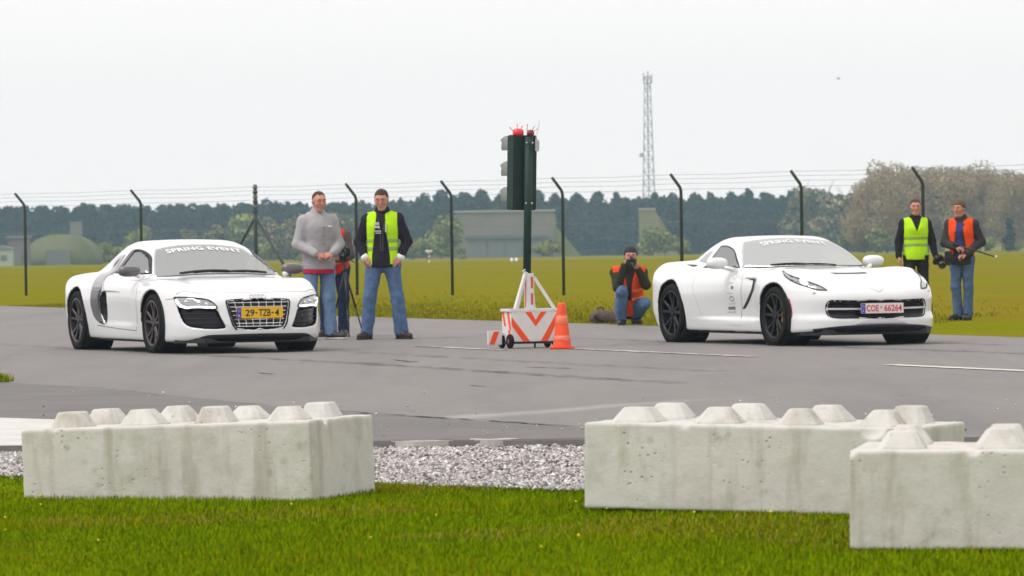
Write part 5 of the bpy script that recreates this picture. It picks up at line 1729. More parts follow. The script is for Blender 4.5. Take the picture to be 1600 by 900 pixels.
def hair(root, p, hp, Rm, material, style='short'):
    Hb = Blob()
    t = {'short': .004, 'mid': .009, 'thick': .015}[style]
    Hb.ell(hp(0, .016, .034), (.076 + t, .096 + t, .090 + t), .01, Rm)
    inv = Rm.T
    line = {'short': .088, 'mid': .080, 'thick': .066}[style]
    def cutf(F, x, y, z):
        X, Y, Z = x - p['head'][0], y - p['head'][1], z - p['head'][2]
        ly = inv[1][0] * X + inv[1][1] * Y + inv[1][2] * Z
        lz = inv[2][0] * X + inv[2][1] * Y + inv[2][2] * Z
        # keep above a line that runs from the forehead down to the nape
        lx = inv[0][0] * X + inv[0][1] * Y + inv[0][2] * Z
        return smax(F, (line + .004 * np.sin(lx * 160) - .012 * np.clip(1 - np.abs(lx) / .05, 0, 1) - 1.05 * np.clip(ly + .055, 0, .15)) - lz, .006)
    Hb.cut(cutf)
    return Hb.mesh('hair', .007, material, root, fold=.005, fscale=45)

def plane_cut(pt, nrm, k=.012):
    pt = np.array(pt, float); nrm = np.array(nrm, float) / np.linalg.norm(nrm)
    return lambda F, x, y, z: smax(F, (x - pt[0]) * nrm[0] + (y - pt[1]) * nrm[1] + (z - pt[2]) * nrm[2], k)

def torso_blob(p, ex, hem, sleeves=True, collar=0.0, k=.05, slv=.93, hemr=None, armex=None):
    g = p['girth']; sq = p.get('sq', .74); yc = lambda a, b: float((p[a][1] + p[b][1]) / 2)
    B = Blob()
    hd = p['pelvis'] - p['waist']; hd = hd / np.linalg.norm(hd)
    low = p['pelvis'] + hd * .16
    B.cap(p['pelvis'], low, .148 * g + ex, (hemr or .158) * g + ex, k, sq + .05, float(p['pelvis'][1]))
    B.cap(p['pelvis'], p['waist'], .145 * g + ex, .135 * g + ex, k, sq + .02, yc('pelvis', 'waist'))
    B.cap(p['waist'], p['chest'], .140 * g + ex, .166 * g + ex, k, sq - .04, yc('waist', 'chest'))
    B.cap(p['chest'], p['neck'], .150 * g + ex, .068 + ex * .6, k, sq, yc('chest', 'neck'))
    B.cap(p['shR'], p['shL'], .052 + ex, .052 + ex, .06)
    if collar:
        B.cap(p['neck'] + V3(0, .01, -.02), p['neck'] + V3(0, .005, collar), .075 + ex * .5, .078 + ex * .4, .03)
    ax = armex if armex is not None else ex
    if sleeves:
        for S_ in 'RL':
            B.cap(p['sh' + S_], p['el' + S_], .050 * g + ax, .042 + ax, .035)
            e, w = p['el' + S_], p['wr' + S_]
            B.cap(e, e + (w - e) * slv, .042 + ax, .031 + ax * .8, .025)
    B.cut(plane_cut(p['pelvis'] + hd * hem, hd))
    return B

def pants(root, p, material, ex=.016, flare=.012, name='jeans', seed=0, top=-.01):
    g = p['girth']; B = Blob()
    up = p['waist'] - p['pelvis']; up = up / np.linalg.norm(up)
    B.cap(p['hipR'], p['hipL'], .082 * g + ex, .082 * g + ex, .03)
    B.cap(p['pelvis'], p['pelvis'] + up * .12, .136 * g + ex, .132 * g + ex, .04, p.get('sq', .74) + .04, float(p['pelvis'][1]))
    for S_ in 'RL':
        h, k_, a = p['hip' + S_], p['kn' + S_], p['an' + S_]
        B.cap(h, k_, .080 * g + ex, .060 + ex, .035)
        B.cap(k_, a, .060 + ex, .046 + ex + flare, .03)
        d = a - k_; d /= np.linalg.norm(d)
    B.cut(plane_cut(p['pelvis'] + up * top, up))
    B.cut(lambda F, x, y, z: smax(F, .045 - z, .01))
    return B.mesh(name, .011, material, root, fold=.014, fscale=9, seed=seed)

def shoes(root, p, material, sole, name='shoe'):
    for S_ in 'RL':
        a = p['an' + S_]; t = V3(p['toe' + S_][0], p['toe' + S_][1], 0); t /= np.linalg.norm(t)
        drop = a[2] - .09
        c = V3(a[0], a[1], drop)
        B = Blob()
        B.cap(c - t * .045 + V3(0, 0, .052), c + t * .05 + V3(0, 0, .058), .044, .046, .03)
        B.cap(c + t * .05 + V3(0, 0, .050), c + t * .185 + V3(0, 0, .042), .046, .036, .03)
        B.cap(c - t * .03 + V3(0, 0, .06), c - t * .015 + V3(0, 0, .115), .044, .042, .03)
        B.cut(lambda F, x, y, z, c=c: smax(F, c[2] + .016 - z, .006))
        o = B.mesh(name, .010, material, root)
        B2 = Blob()
        B2.cap(c - t * .05 + V3(0, 0, .012), c + t * .19 + V3(0, 0, .012), .046, .040, .02)
        B2.cut(lambda F, x, y, z, c=c: smax(smax(F, z - (c[2] + .024), .004), (c[2] + .001) - z, .004))
        B2.mesh('sole', .009, sole, o)

def vest(root, p, ex, hem, material, band, front_gap=None, arm_ext=.008, bands=(.30, .42), cut_neck=.10):
    B = torso_blob(p, ex, hem, sleeves=False)
    for S_ in 'RL':
        sp = p['sh' + S_]; sg = -1 if S_ == 'R' else 1
        B.cut(lambda F, x, y, z, sp=sp, sg=sg: smax(F, sg * (x - sp[0]) - arm_ext + .10 * np.clip(sp[2] - z - .10, 0, .3) * 0, .012))
    nk = p['neck']
    B.cut(lambda F, x, y, z: smax(F, -(np.sqrt((x - nk[0]) ** 2 + ((y - nk[1]) * .9) ** 2 + ((z - nk[2] - .02) * .8) ** 2) - cut_neck), .01))
    if front_gap:
        B.cut(front_gap)
    o = B.mesh('safety_vest', .010, material, root, fold=.005, fscale=11)
    ax = p['neck'] - p['pelvis']; ln = np.linalg.norm(ax); ax = ax / ln
    for t in bands:
        c = p['pelvis'] + ax * ln * t
        B2 = Blob(); B2.p = list(B.p)
        B2.p = [(q[:3] + (q[3] + .004, q[4] + .004) + q[5:]) if q[0] == 'c' else q for q in B.p]
        B2.cut(lambda F, x, y, z, c=c: np.maximum(F, np.abs((x - c[0]) * ax[0] + (y - c[1]) * ax[1] + (z - c[2]) * ax[2]) - .024))
        B2.mesh('reflective_band', .009, band, o)
    return o

lime = mat('lime_vest', (.50, .85, .01), .8, spec=.2, var=(.44, .76, .01), scale=8)
lime_band = mat('lime_vest_band', (.26, .42, .08), .6)
orange = mat('orange_vest', (.88, .085, .008), .8, spec=.2, var=(.78, .06, .008), scale=8)
orange_band = mat('orange_vest_band', (.85, .22, .10), .6)
black_cloth = clothing('black_cloth', (.016, .014, .020))
sole_w = mat('pale_sole', (.55, .55, .55), .7); sole_d = mat('dark_sole', (.02, .018, .018), .8)
shoe_b = mat('black_shoe', (.016, .015, .018), .5)
shoe_br = mat('brown_shoe', (.030, .018, .016), .5)

# --- man in the grey hoodie
P = base_pose()
P.update(elR=(-.262, -.01, 1.16), elL=(.255, -.04, 1.16), wrR=(-.09, -.235, 1.035), wrL=(.115, -.235, 1.045), yaw=R(6), pitch=R(10), head=(0.0, -.055, 1.675),
         handR=((1, -.12, -.22), (-.1, .6, -.5), -1, .55), handL=((-1, -.05, -.28), (.1, .6, -.5), 1, .55), hair_mat=mat('hair_brown', (.045, .026, .018), .8),
         hipR=(-.10, 0, .93), knR=(-.105, -.03, .51), anR=(-.10, .02, .09), knL=(.115, -.04, .51), anL=(.135, -.05, .09), toeR=(-.1, -1), toeL=(.55, -.9), girth=1.06)
hood, p, hp, Rm = make_person((-2.36, 57.9, 0), R(18), 1.83, P, 'man in a grey hoodie and jeans with clasped hands behind the left car', 'people at the runway')
hair(hood, p, hp, Rm, P['hair_mat'], 'short')
grey = clothing('grey_sweat', (.35, .335, .35), (.41, .395, .41))
B = torso_blob(p, .030, .10, collar=.035, hemr=.165, armex=.026)
hb = B.mesh('hoodie', .011, grey, hood, fold=.010, fscale=8, seed=3)
Bh = Blob(); Bh.cap(p['neck'] + V3(-.08, .06, -.01), p['neck'] + V3(.08, .06, -.01), .066, .066, .04); Bh.cap(p['neck'] + V3(-.095, .0, -.015), p['neck'] + V3(-.05, -.085, -.055), .044, .032, .03)
Bh.cap(p['neck'] + V3(.095, .0, -.015), p['neck'] + V3(.05, -.085, -.055), .044, .032, .03); Bh.cap(p['neck'] + V3(-.095, 0, -.01), p['neck'] + V3(-.08, .06, -.01), .036, .05, .03); Bh.cap(p['neck'] + V3(.095, 0, -.01), p['neck'] + V3(.08, .06, -.01), .036, .05, .03)
Bh.mesh('hood', .010, grey, hb, fold=.006)
Bb = torso_blob(p, .035, .115, sleeves=False, hemr=.165); Bb.cut(plane_cut(p['pelvis'] + V3(0, 0, -.055), (0, 0, 1)))
Bb.mesh('hoodie_hem', .010, clothing('grey_rib', (.32, .305, .325)), hb)
Br = torso_blob(p, .030, .165, sleeves=False, hemr=.165); Br.cut(plane_cut(p['pelvis'] + V3(0, 0, -.09), (0, 0, 1)))
Br.mesh('shirt_hem', .010, clothing('crimson_shirt', (.42, .018, .055)), hood)
b = MB()
for k in range(3):
    b.ball((.02, -.178 - .003 * k, 1.36 - .10 * k), .011, seg=8, rings=6)
b.build('button', mat('button_grey', (.16, .15, .17), .5), hb)
b = MB(); b.box((.105, -.163, 1.375), (.050, .012, .020), rot=Matrix.Rotation(R(25), 3, 'Z')); b.build('chest_logo', mat('logo_white', (.8, .8, .8), .5), hb)
pants(hood, p, clothing('light_denim', (.115, .195, .32), (.18, .275, .42)), seed=5, top=-.06)
shoes(hood, p, shoe_b, sole_w, 'sneaker')

# --- man in the lime vest, hands in pockets
P = base_pose()
P.update(elR=(-.285, .04, 1.17), elL=(.290, .03, 1.17), wrR=(-.215, -.075, .985), wrL=(.215, -.075, .985), yaw=R(-4), pitch=R(16), head=(-.005, -.062, 1.672),
         handR=((.62, -.35, -.62), (.3, .9, -.1), -1, .35), handL=((-.62, -.35, -.62), (-.3, .9, -.1), 1, .35), hair_mat=MATS['hair_brown'],
         hipR=(-.10, 0, .93), hipL=(.10, 0, .93), knR=(-.165, -.03, .51), anR=(-.205, .0, .09), knL=(.165, -.02, .51), anL=(.205, .02, .09), toeR=(-.45, -1), toeL=(.65, -.85), girth=1.08)
man, p, hp, Rm = make_person((-1.56, 57.5, 0), R(-3), 1.84, P, 'man in an open lime vest and jeans with hands in pockets, left of the signal', 'people at the runway')
hair(man, p, hp, Rm, P['hair_mat'], 'mid')
jk = torso_blob(p, .024, .10, collar=.04, slv=.90).mesh('jacket', .011, clothing('navy_black_jacket', (.020, .017, .026)), man, fold=.008, seed=8)
def gap(F, x, y, z):      # open front, wider below
    w = .055 + .030 * np.clip((1.46 - z) / .4, 0, 1)
    return smax(F, np.minimum(w - np.abs(x + .012), -(y + .03)), .010)
def gapc(F, x, y, z):
    w = .052 + .055 * np.clip((1.44 - z) / .45, 0, 1)
    ins = np.maximum(np.abs(x + .015) - w, y + .02)
    return smax(F, -ins, .010)
vest(man, p, .034, .07, lime, lime_band, front_gap=gapc, bands=(.22, .40))
for sg in (-1, 1):
    b = MB(); b.tube([(sg * .012, -.165, 1.06), (sg * .016, -.176, 1.30), (sg * .045, -.150, 1.45)], .006, seg=6); b.build('zip', mat('zip_dark', (.05, .05, .055), .4), jk)
pr = mat('shirt_print', (.55, .54, .58), .7)
for (x_, z_, w_, h_) in ((-.066, 1.392, .020, .034), (-.040, 1.390, .022, .034), (-.068, 1.350, .026, .030), (-.036, 1.348, .030, .030), (-.046, 1.300, .085, .012), (-.040, 1.275, .07, .010), (.050, 1.33, .016, .09)):
    b = MB(); b.box((x_, -.1755 + .10 * abs(x_) ** 1.0 * 0, z_), (w_, .010, h_), rot=Matrix.Rotation(R(-8 if x_ > 0 else 8) * -1, 3, 'Z')); b.build('shirt_print', pr, jk)
pants(man, p, clothing('mid_denim', (.070, .120, .235), (.115, .180, .31)), seed=9, flare=.02)
for S_ in 'RL':
    e, w = p['el' + S_], p['wr' + S_]; d = (w - e) / np.linalg.norm(w - e)
    Bc = Blob(); Bc.cap(w - d * .045, w - d * .005, .047, .050, .01); Bc.mesh('cuff', .009, mat('white_cuff', (.80, .80, .80), .8), man)
shoes(man, p, shoe_br, sole_d)

# --- cameraman behind the hoodie man
P = base_pose()
P.update(pelvis=(0, .10, .93), waist=(0, .04, 1.06), chest=(.0, -.10, 1.22), neck=(.0, -.20, 1.34), head=(-.02, -.29, 1.46), yaw=R(-20), pitch=R(30), hipR=(-.095, .10, .90), hipL=(.095, .10, .90),
         shR=(-.18, -.16, 1.31), shL=(.18, -.16, 1.31), elR=(-.22, -.22, 1.06), elL=(.245, -.20, 1.06), wrR=(-.05, -.40, 1.06), wrL=(.13, -.40, 1.00), knR=(-.12, .02, .50), knL=(.12, .02, .50),
         handR=((.4, -.9, .1), (0, 0, -1), -1, .6), handL=((-.5, -.8, .2), (0, 0, 1), -1, .6), hair_mat=mat('hair_grey', (.16, .14, .13), .8))
camman, p, hp, Rm = make_person((-2.24, 59.6, 0), R(-8), 1.76, P, 'cameraman in a red jacket bent over a tripod behind the hoodie man', 'people at the runway')
hair(camman, p, hp, Rm, P['hair_mat'], 'mid')
jk = torso_blob(p, .026, .10, collar=.02).mesh('jacket', .012, clothing('brown_grey_jacket', (.095, .075, .072)), camman, fold=.009, seed=13)
vest(camman, p, .036, .06, mat('red_vest', (.62, .02, .015), .8), orange_band, bands=(.25,))
pants(camman, p, clothing('navy_trousers', (.020, .024, .055)), seed=12, name='trousers')
shoes(camman, p, shoe_b, sole_d)

# --- crouching photographer
P = base_pose()
P.update(pelvis=(.01, .13, .26), waist=(.01, .07, .40), chest=(.0, -.04, .60), neck=(.005, -.09, .775), head=(.022, -.145, .935), yaw=R(0), pitch=R(6), sq=.80,
         hipR=(-.095, .11, .25), hipL=(.095, .11, .25), knR=(-.115, -.27, .47), knL=(.205, -.22, .30), anR=(-.105, -.05, .09), anL=(.09, .10, .11), toeR=(-.15, -1), toeL=(.25, -1),
         shR=(-.175, -.06, .715), shL=(.175, -.06, .715), elR=(-.165, -.25, .52), elL=(.215, -.23, .555), wrR=(-.070, -.315, .835), wrL=(.105, -.325, .765),
         handR=((.40, -.10, .55), (.75, -.35, -.3), 1, .75), handL=((-.45, -.15, .55), (-.5, -.1, .85), -1, .6), hair_mat=mat('hair_black', (.014, .011, .012), .8))
photo, p, hp, Rm = make_person((1.60, 64.9, -.01), R(2), 1.84, P, 'crouching photographer in an orange vest aiming a black camera', 'people at the runway')
hair(photo, p, hp, Rm, P['hair_mat'], 'thick')
Bb = Blob(); Bb.cap(hp(-.045, -.045, -.055), hp(0, -.072, -.092), .026, .026, .02); Bb.cap(hp(.045, -.045, -.055), hp(0, -.072, -.092), .026, .026, .02); Bb.mesh('beard', .008, P['hair_mat'], photo)
torso_blob(p, .024, .13, collar=.015).mesh('jacket', .011, clothing('dark_olive_jacket', (.030, .030, .018)), photo, fold=.008, seed=21)
def gapd(F, x, y, z):
    ins = np.maximum(np.abs(x) - (.030 + .06 * np.clip((z - .55) / .25, 0, 1)), y + .06)
    return smax(F, -ins, .010)
vest(photo, p, .044, .08, orange, orange_band, front_gap=gapd, bands=(.30, .55), arm_ext=.045)
pants(photo, p, clothing('denim_blue', (.075, .13, .25), (.12, .19, .33)), seed=22, top=.6)
shoes(photo, p, shoe_b, sole_d)

# --- man in the lime vest at the right
P = base_pose()
P.update(elR=(-.255, .03, 1.16), elL=(.260, .02, 1.16), wrR=(-.270, -.05, .93), wrL=(.290, -.09, .94), yaw=R(-4), pitch=R(4), hair_mat=mat('hair_chestnut', (.060, .032, .020), .8),
         handL=((.05, -.35, -.95), (-.9, -.2, 0), -1, .8))
lim, p, hp, Rm = make_person((5.94, 69.6, -.035), R(4), 1.75, P, 'man in a closed lime vest holding a camera low, behind the right car', 'people at the runway')
hair(lim, p, hp, Rm, P['hair_mat'], 'mid')
torso_blob(p, .022, .10, collar=.02).mesh('jacket', .011, black_cloth, lim, fold=.008, seed=31)
def gape(F, x, y, z):
    ins = np.maximum(np.abs(x) - .055 * np.clip((z - 1.30) / .16, 0, 1.3), y + .02)
    return smax(F, -ins, .008)
vest(lim, p, .034, .08, lime, lime_band, front_gap=gape, bands=(.26, .46))
pants(lim, p, clothing('charcoal_trousers', (.022, .020, .022)), seed=33, name='trousers')
shoes(lim, p, shoe_b, sole_d)

# --- person in the orange vest with a pole
P = base_pose()
P.update(elR=(-.255, -.03, 1.17), elL=(.285, .06, 1.18), wrR=(-.045, -.215, 1.09), wrL=(.085, -.20, .985), yaw=R(-22), pitch=R(6), head=(-.025, -.060, 1.675), neck=(-.005, -.01, 1.495), hair_mat=mat('hair_light_brown', (.115, .062, .032), .8),
         handR=((.9, -.3, -.15), (0, .4, -.9), -1, .85), handL=((-.75, -.45, -.15), (0, .3, -1), 1, .9), anR=(-.075, .02, .09), knR=(-.09, -.03, .51), anL=(.085, .02, .09), knL=(.095, -.02, .51), toeR=(-.5, -1), toeL=(-.1, -1))
ora, p, hp, Rm = make_person((6.36, 66.9, -.035), R(-14), 1.71, P, 'person in an open orange vest and jeans holding a thin pole at the right edge', 'people at the runway')
hair(ora, p, hp, Rm, P['hair_mat'], 'thick')
jk = torso_blob(p, .028, .13, collar=.03).mesh('jacket', .011, clothing('dark_grey_jacket', (.040, .036, .040)), ora, fold=.010, seed=41)
Bh = Blob(); Bh.cap(p['neck'] + V3(-.085, .06, -.01), p['neck'] + V3(.085, .06, -.01), .058, .058, .04); Bh.mesh('hood', .011, MATS['dark_grey_jacket'], jk, fold=.006)
Bs = torso_blob(p, .033, .02, sleeves=False); Bs.cut(lambda F, x, y, z: smax(smax(F, np.abs(x + .01) - .050, .01), y + .02, .01)); Bs.cut(plane_cut(p['neck'] + V3(0, 0, -.03), (0, 0, 1)))
Bs.mesh('shirt', .010, clothing('royal_blue_shirt', (.035, .045, .20)), ora)
def gapf(F, x, y, z):
    ins = np.maximum(np.abs(x + .008) - (.052 + .05 * np.clip((1.40 - z) / .4, 0, 1)), y + .01)
    return smax(F, -ins, .010)
vest(ora, p, .040, -.02, orange, orange_band, front_gap=gapf, bands=())
pants(ora, p, clothing('worn_denim', (.060, .105, .205), (.10, .155, .28)), seed=44)
shoes(ora, p, shoe_b, sole_d)
# ------------------------------------------------------------------ things people hold or stand by
def slr(name, loc, rz, label, k=1.0, tilt=0.0, lens=.11):
    e = empty(name, loc, rz)
    e.rotation_euler = (tilt, 0, rz)
    blk = mat('camera_black', (.014, .014, .016), .45, bump=.1, bscale=200)
    b = MB(); b.box((0, 0, 0), (.14 * k, .06 * k, .095 * k)); b.build('camera_body', blk, e, bevel=.012)
    b = MB(); b.box((0, -.005, .062 * k), (.055 * k, .06 * k, .035 * k), taper=.7); b.build('viewfinder_hump', blk, e, bevel=.006)
    b = MB(); b.lathe([(0, -.03), (.034 * k, -.03), (.036 * k, -.03 - lens * .4), (.042 * k, -.03 - lens * .5), (.044 * k, -.03 - lens), (.036 * k, -.03 - lens), (.034 * k, -.03 - lens * .8), (0, -.03 - lens * .8)], 'y', seg=24)
    b.build('lens', mat('lens_black', (.02, .02, .024), .25, coat=.3), e, smooth=True)
    return tag(e, label, 'camera', 'cameras')
slr('camera', (1.632, 64.545, .862), R(0), 'black camera held to the face of the crouching photographer')
slr('camera', (6.27, 69.44, .80), R(20), 'black camera hanging from the hand of the man behind the right car', 1.25, tilt=R(35))
slr('camera', (-2.085, 59.16, 1.06), R(-10), 'dark video camera on the tripod behind the hoodie man', 1.1, lens=.14)

tri = empty('tripod', (-2.085, 59.16, 0))
alu = mat('tripod_black', (.018, .018, .02), .45)
b = MB(); b.tube([(0, 0, .72), (0, 0, .985)], .016, seg=10); b.build('centre_column', alu, tri, smooth=True)
b = MB(); b.box((0, 0, .99), (.07, .07, .035)); b.tube([(0, 0, .99), (.12, .14, .93)], .007, seg=6); b.build('pan_head', alu, tri, bevel=.004)
for a in (-78, 20, 150):
    fx, fy = .24 * math.cos(R(a)), .24 * math.sin(R(a))
    b = MB(); b.tube([(0, 0, .83), (fx * .55, fy * .55, .38)], .013, seg=8); b.tube([(fx * .5, fy * .5, .42), (fx, fy, .0)], .009, seg=8)
    l_ = b.build('leg', alu, tri, smooth=True)
    b = MB(); b.box((fx * .55, fy * .55, .385), (.034, .034, .04)); b.build('leg_clamp', alu, l_)
tag(tri, 'thin black tripod standing between the hoodie man and the lime vest man', 'tripod')

pole = MB()
pole.tube([(6.22, 66.63, 1.04), (6.50, 66.60, .955), (6.80, 66.58, .855)], [.013, .011, .009], seg=8)
po = pole.build('boom_pole', mat('pole_black', (.03, .028, .028), .4), None, smooth=True)
tag(po, 'thin dark pole with a pale tip held level by the person in orange', 'pole')
b = MB(); b.ball((6.81, 66.578, .852), (.022, .022, .026), seg=10); b.build('tip', mat('tip_pale', (.55, .52, .47), .6), po, smooth=True)
b = MB(); b.tube([(6.205, 66.63, 1.045), (6.29, 66.62, 1.02)], .022, seg=10); b.build('grip', mat('grip_black', (.015, .015, .015), .8), po)
# shoulder pouch hanging at the hip of the person in orange
pc = MB(); pc.box((6.15, 66.74, .845), (.10, .12, .20), taper=.9); pc = pc.build('belt_pouch', mat('pouch_black', (.018, .016, .017), .8), None, bevel=.02)
tag(pc, 'small black pouch hanging at the hip of the person in orange', 'pouch')
b = MB(); b.box((6.15, 66.675, .885), (.105, .012, .10)); b.build('flap', mat('pouch_black', (.018, .016, .017), .8), pc, bevel=.004)

# camera bag on the grass edge
bag = empty('camera_bag', (1.33, 67.4, -.035), R(8))
bg_m = clothing('bag_cloth', (.095, .075, .07))
Bg = Blob(); Bg.cap((-.14, 0, .09), (.14, 0, .085), .095, .085, .05); Bg.cap((-.12, -.02, .15), (.06, .0, .145), .05, .05, .05)
Bg.cut(lambda F, x, y, z: smax(F, .002 - z, .01)); Bg.mesh('bag_body', .012, bg_m, bag, fold=.012, fscale=12)
Bg = Blob(); Bg.cap((-.16, -.09, .12), (-.04, -.10, .06), .035, .04, .03); Bg.mesh('side_pocket', .01, clothing('bag_pocket', (.05, .04, .04)), bag, fold=.006)
b = MB(); b.tube([(-.1, 0, .18), (-.12, .01, .235), (-.06, .0, .25), (-.02, 0, .19)], .012, seg=8); b.build('strap', mat('strap_black', (.02, .018, .018), .8), bag, smooth=True)
b = MB(); b.tube([(.1, -.05, .12), (.22, -.07, .04), (.30, -.03, .012), (.24, .05, .012)], .010, seg=8); b.build('strap', mat('strap_black', (.02, .018, .018), .8), bag, smooth=True)
tag(bag, 'slumped grey-brown camera bag on the grass left of the crouching photographer', 'bag')

# ------------------------------------------------------------------ start signal on its striped cart
white_p = mat('cart_white_paint', (.74, .73, .72), .5, var=(.66, .65, .64), scale=9)
org_p = mat('cart_orange_film', (.90, .075, .004), .5)
blk_p = mat('cart_black', (.02, .019, .02), .6)
cart = empty('signal_cart', (.185, 51.75, 0), R(20))
b = MB(); b.box((0, 0, .235), (.53, .30, .325)); b.build('box', white_p, cart, bevel=.006)
def film(poly, name='chevron'):
    q = [((u - 280) / 455 * .53 - .265, (735 - v) / 305 * .325 + .0725) for u, v in poly]
    bb = MB(); bb.prism(q, -.1535, -.1505, 'xz'); bb.build(name, org_p, cart)
film([(420, 432), (478, 432), (522, 515), (575, 432), (632, 432), (522, 580)])
film([(283, 482), (465, 733), (395, 733), (283, 568)])
film([(732, 448), (732, 545), (640, 733), (570, 733)])
for (y0, y1, z0, z1) in ((-.145, -.02, .395, .20), (.02, .14, .395, .24), (-.145, -.05, .20, .08)):
    bb = MB(); bb.prism([(y0, z1), (y0 + .05, z1), (y1 + .0, z0), (y1 - .06, z0)], -.2685, -.2655, 'yz'); bb.build('chevron', org_p, cart)
for (sx_, sy_, ln_, ax_) in ((0, -.14, .57, 'x'), (0, .14, .57, 'x'), (-.27, 0, .30, 'y'), (.27, 0, .30, 'y')):
    b = MB(); b.box((sx_, sy_, .415), (ln_, .030, .030) if ax_ == 'x' else (.030, .245, .030)); b.build('top_rail', white_p, cart, bevel=.004)
b = MB(); b.box((0, 0, .060), (.56, .26, .024)); b.build('chassis', blk_p, cart)
for sx_ in (-.275, .255):
    for sy_ in (-.13, .13):
        w = MB(); w.lathe([(.030, -.022), (.070, -.022), (.078, -.012), (.078, .012), (.070, .022), (.030, .022)], 'x', c=(sx_, sy_, .078), seg=24); w = w.build('wheel', MATS['tyre_rubber'], cart, smooth=True)
        h_ = MB(); h_.lathe([(0, -.024), (.030, -.020), (.038, -.012), (.038, .012), (.030, .020), (0, .024)], 'x', c=(sx_, sy_, .078), seg=16); h_.build('hub', mat('hub_red', (.30, .03, .05), .5), w)
b = MB(); b.tube([(.02, -.11, .06), (.02, -.11, .004)], .012, seg=8); b.build('stand_leg', blk_p, cart)
b = MB(); b.box((-.005, -.02, .62), (.085, .085, .39)); col_ = b.build('column', white_p, cart, bevel=.004)
for z_ in (.535, .715):
    bb = MB(); bb.box((.012, -.0645, z_), (.024, .004, .125)); bb.build('column_stripe', mat('stripe_red', (.62, .06, .06), .5), col_)
bb = MB(); bb.box((-.049, -.02, .62), (.004, .03, .36)); bb.build('column_stripe', mat('stripe_red', (.62, .06, .06), .5), col_)
for a, c in (((-.20, -.10, .425), (-.045, -.035, .83)), ((.255, -.10, .425), (.045, -.035, .775)), ((-.10, .13, .425), (-.03, .02, .80)), ((.10, .13, .425), (.03, .02, .80))):
    d = Vector(c) - Vector(a); m_ = (Vector(a) + Vector(c)) / 2
    b = MB(); b.box(m_, (.036, .036, d.length), rot=d.to_track_quat('Z', 'Y').to_matrix()); b.build('strut', white_p, cart, bevel=.003)
b = MB(); b.tube([(-.06, -.04, .80), (-.085, -.045, .845), (-.055, -.045, .855)], .008, seg=8); b.build('hook', white_p, cart)
b = MB(); b.box((-.385, .06, .115), (.16, .035, .155)); ob_ = b.build('outrigger_board', white_p, cart, bevel=.004)
bb = MB(); bb.prism([(-.455, .045), (-.395, .045), (-.335, .185), (-.40, .185)], .0395, .0415, 'xz'); bb.build('chevron', org_p, ob_)
b = MB(); b.box((-.29, .10, .15), (.10, .03, .03)); b.build('outrigger_arm', white_p, cart)
tag(cart, 'white box cart with orange chevrons carrying the signal pole between the cars', 'signal cart')

sig = empty('traffic_signal', (.165, 51.74, .78))
sig.rotation_euler = (0, R(1.5), 0)
grn = mat('signal_green_paint', (.012, .037, .031), .6, spec=.3, var=(.016, .043, .036), scale=12)
hd_m = mat('signal_head_green', (.013, .032, .027), .6, spec=.3, var=(.017, .038, .031), scale=8)
vis = mat('visor_grey', (.19, .205, .19), .6)
b = MB(); b.tube([(0, 0, 0), (0, 0, 1.53)], .043, seg=20); b.build('pole', grn, sig, smooth=True)
Rh = Matrix.Rotation(R(32), 3, 'Z')
def hpos(x, y, z): return Rh @ Vector((x, y, 0)) + Vector((-.070, .12, z))
b = MB(); b.box(hpos(0, 0, 1.135), (.30, .15, .82), rot=Rh); b.build('signal_head', hd_m, sig, bevel=.012)
for k_, z_ in enumerate((1.42, 1.14, .86)):
    n = 16
    v = []
    for (rr, yy) in ((.118, .066), (.124, .29), (.114, .29), (.110, .066)):
        for i in range(n + 1):
            t = -.35 + (math.pi + .7) * i / n
            v.append(hpos(rr * math.cos(t), yy - (.055 if yy > .1 and math.sin(t) < .4 else 0), z_ + rr * math.sin(t)))
    f = []
    for r_ in range(3):
        for i in range(n):
            f.append((r_ * (n + 1) + i, r_ * (n + 1) + i + 1, (r_ + 1) * (n + 1) + i + 1, (r_ + 1) * (n + 1) + i))
    MB().add(v, f).build('visor', vis, sig, smooth=True)
    l_ = MB(); l_.ball(hpos(0, .066, z_), (.09, .02, .09), seg=20, rot=Rh)
    l_.build('lens', mat(('lens_red', 'lens_amber', 'lens_green')[k_], ((.25, .01, .01), (.25, .12, .01), (.01, .15, .05))[k_], .2, coat=.5), sig, smooth=True)
for z_ in (.80, 1.46):
    for x_ in (-.02, .045):
        b = MB(); b.ball((x_, -.048, z_), .010, seg=8); b.build('bolt', mat('bolt_zinc', (.5, .5, .5), .4, metal=.8), sig)
b = MB(); b.box((.095, -.01, 1.43), (.045, .08, .125)); b.build('receiver_box', mat('receiver_grey', (.42, .43, .43), .6), sig, bevel=.008)
rd = mat('beacon_red', (.75, .01, .03), .25, coat=.5)
b = MB(); b.lathe([(0, 1.535), (.055, 1.535), (.062, 1.56), (.060, 1.60), (.035, 1.615), (0, 1.618)], 'z', c=(-.115, .06, 0), seg=20); b.build('beacon', rd, sig, smooth=True)
b = MB(); b.lathe([(0, 1.53), (.038, 1.53), (.042, 1.57), (.030, 1.60), (0, 1.605)], 'z', c=(.02, .05, 0), seg=16); b.build('beacon', mat('beacon_dark_red', (.18, .02, .03), .4), sig, smooth=True)
for (x0, x1, z1) in ((-.17, -.205, 1.625), (-.13, -.125, 1.66), (-.10, -.07, 1.64), (-.02, -.015, 1.66), (.03, .06, 1.64), (.05, .095, 1.615)):
    b = MB(); b.tube([(x0, .06, 1.585), (x1, .055, z1)], .004, seg=6); b.ball((x1, .055, z1), .007, seg=6, rings=4); b.build('prong', rd, sig)
b = MB(); b.tube([(.075, .0, 1.48), (.118, .0, 1.70)], .004, seg=6); b.build('antenna', mat('antenna_pale', (.55, .55, .56), .6), sig)
tag(sig, 'dark green three-lamp traffic signal seen from behind on its pole', 'traffic signal')

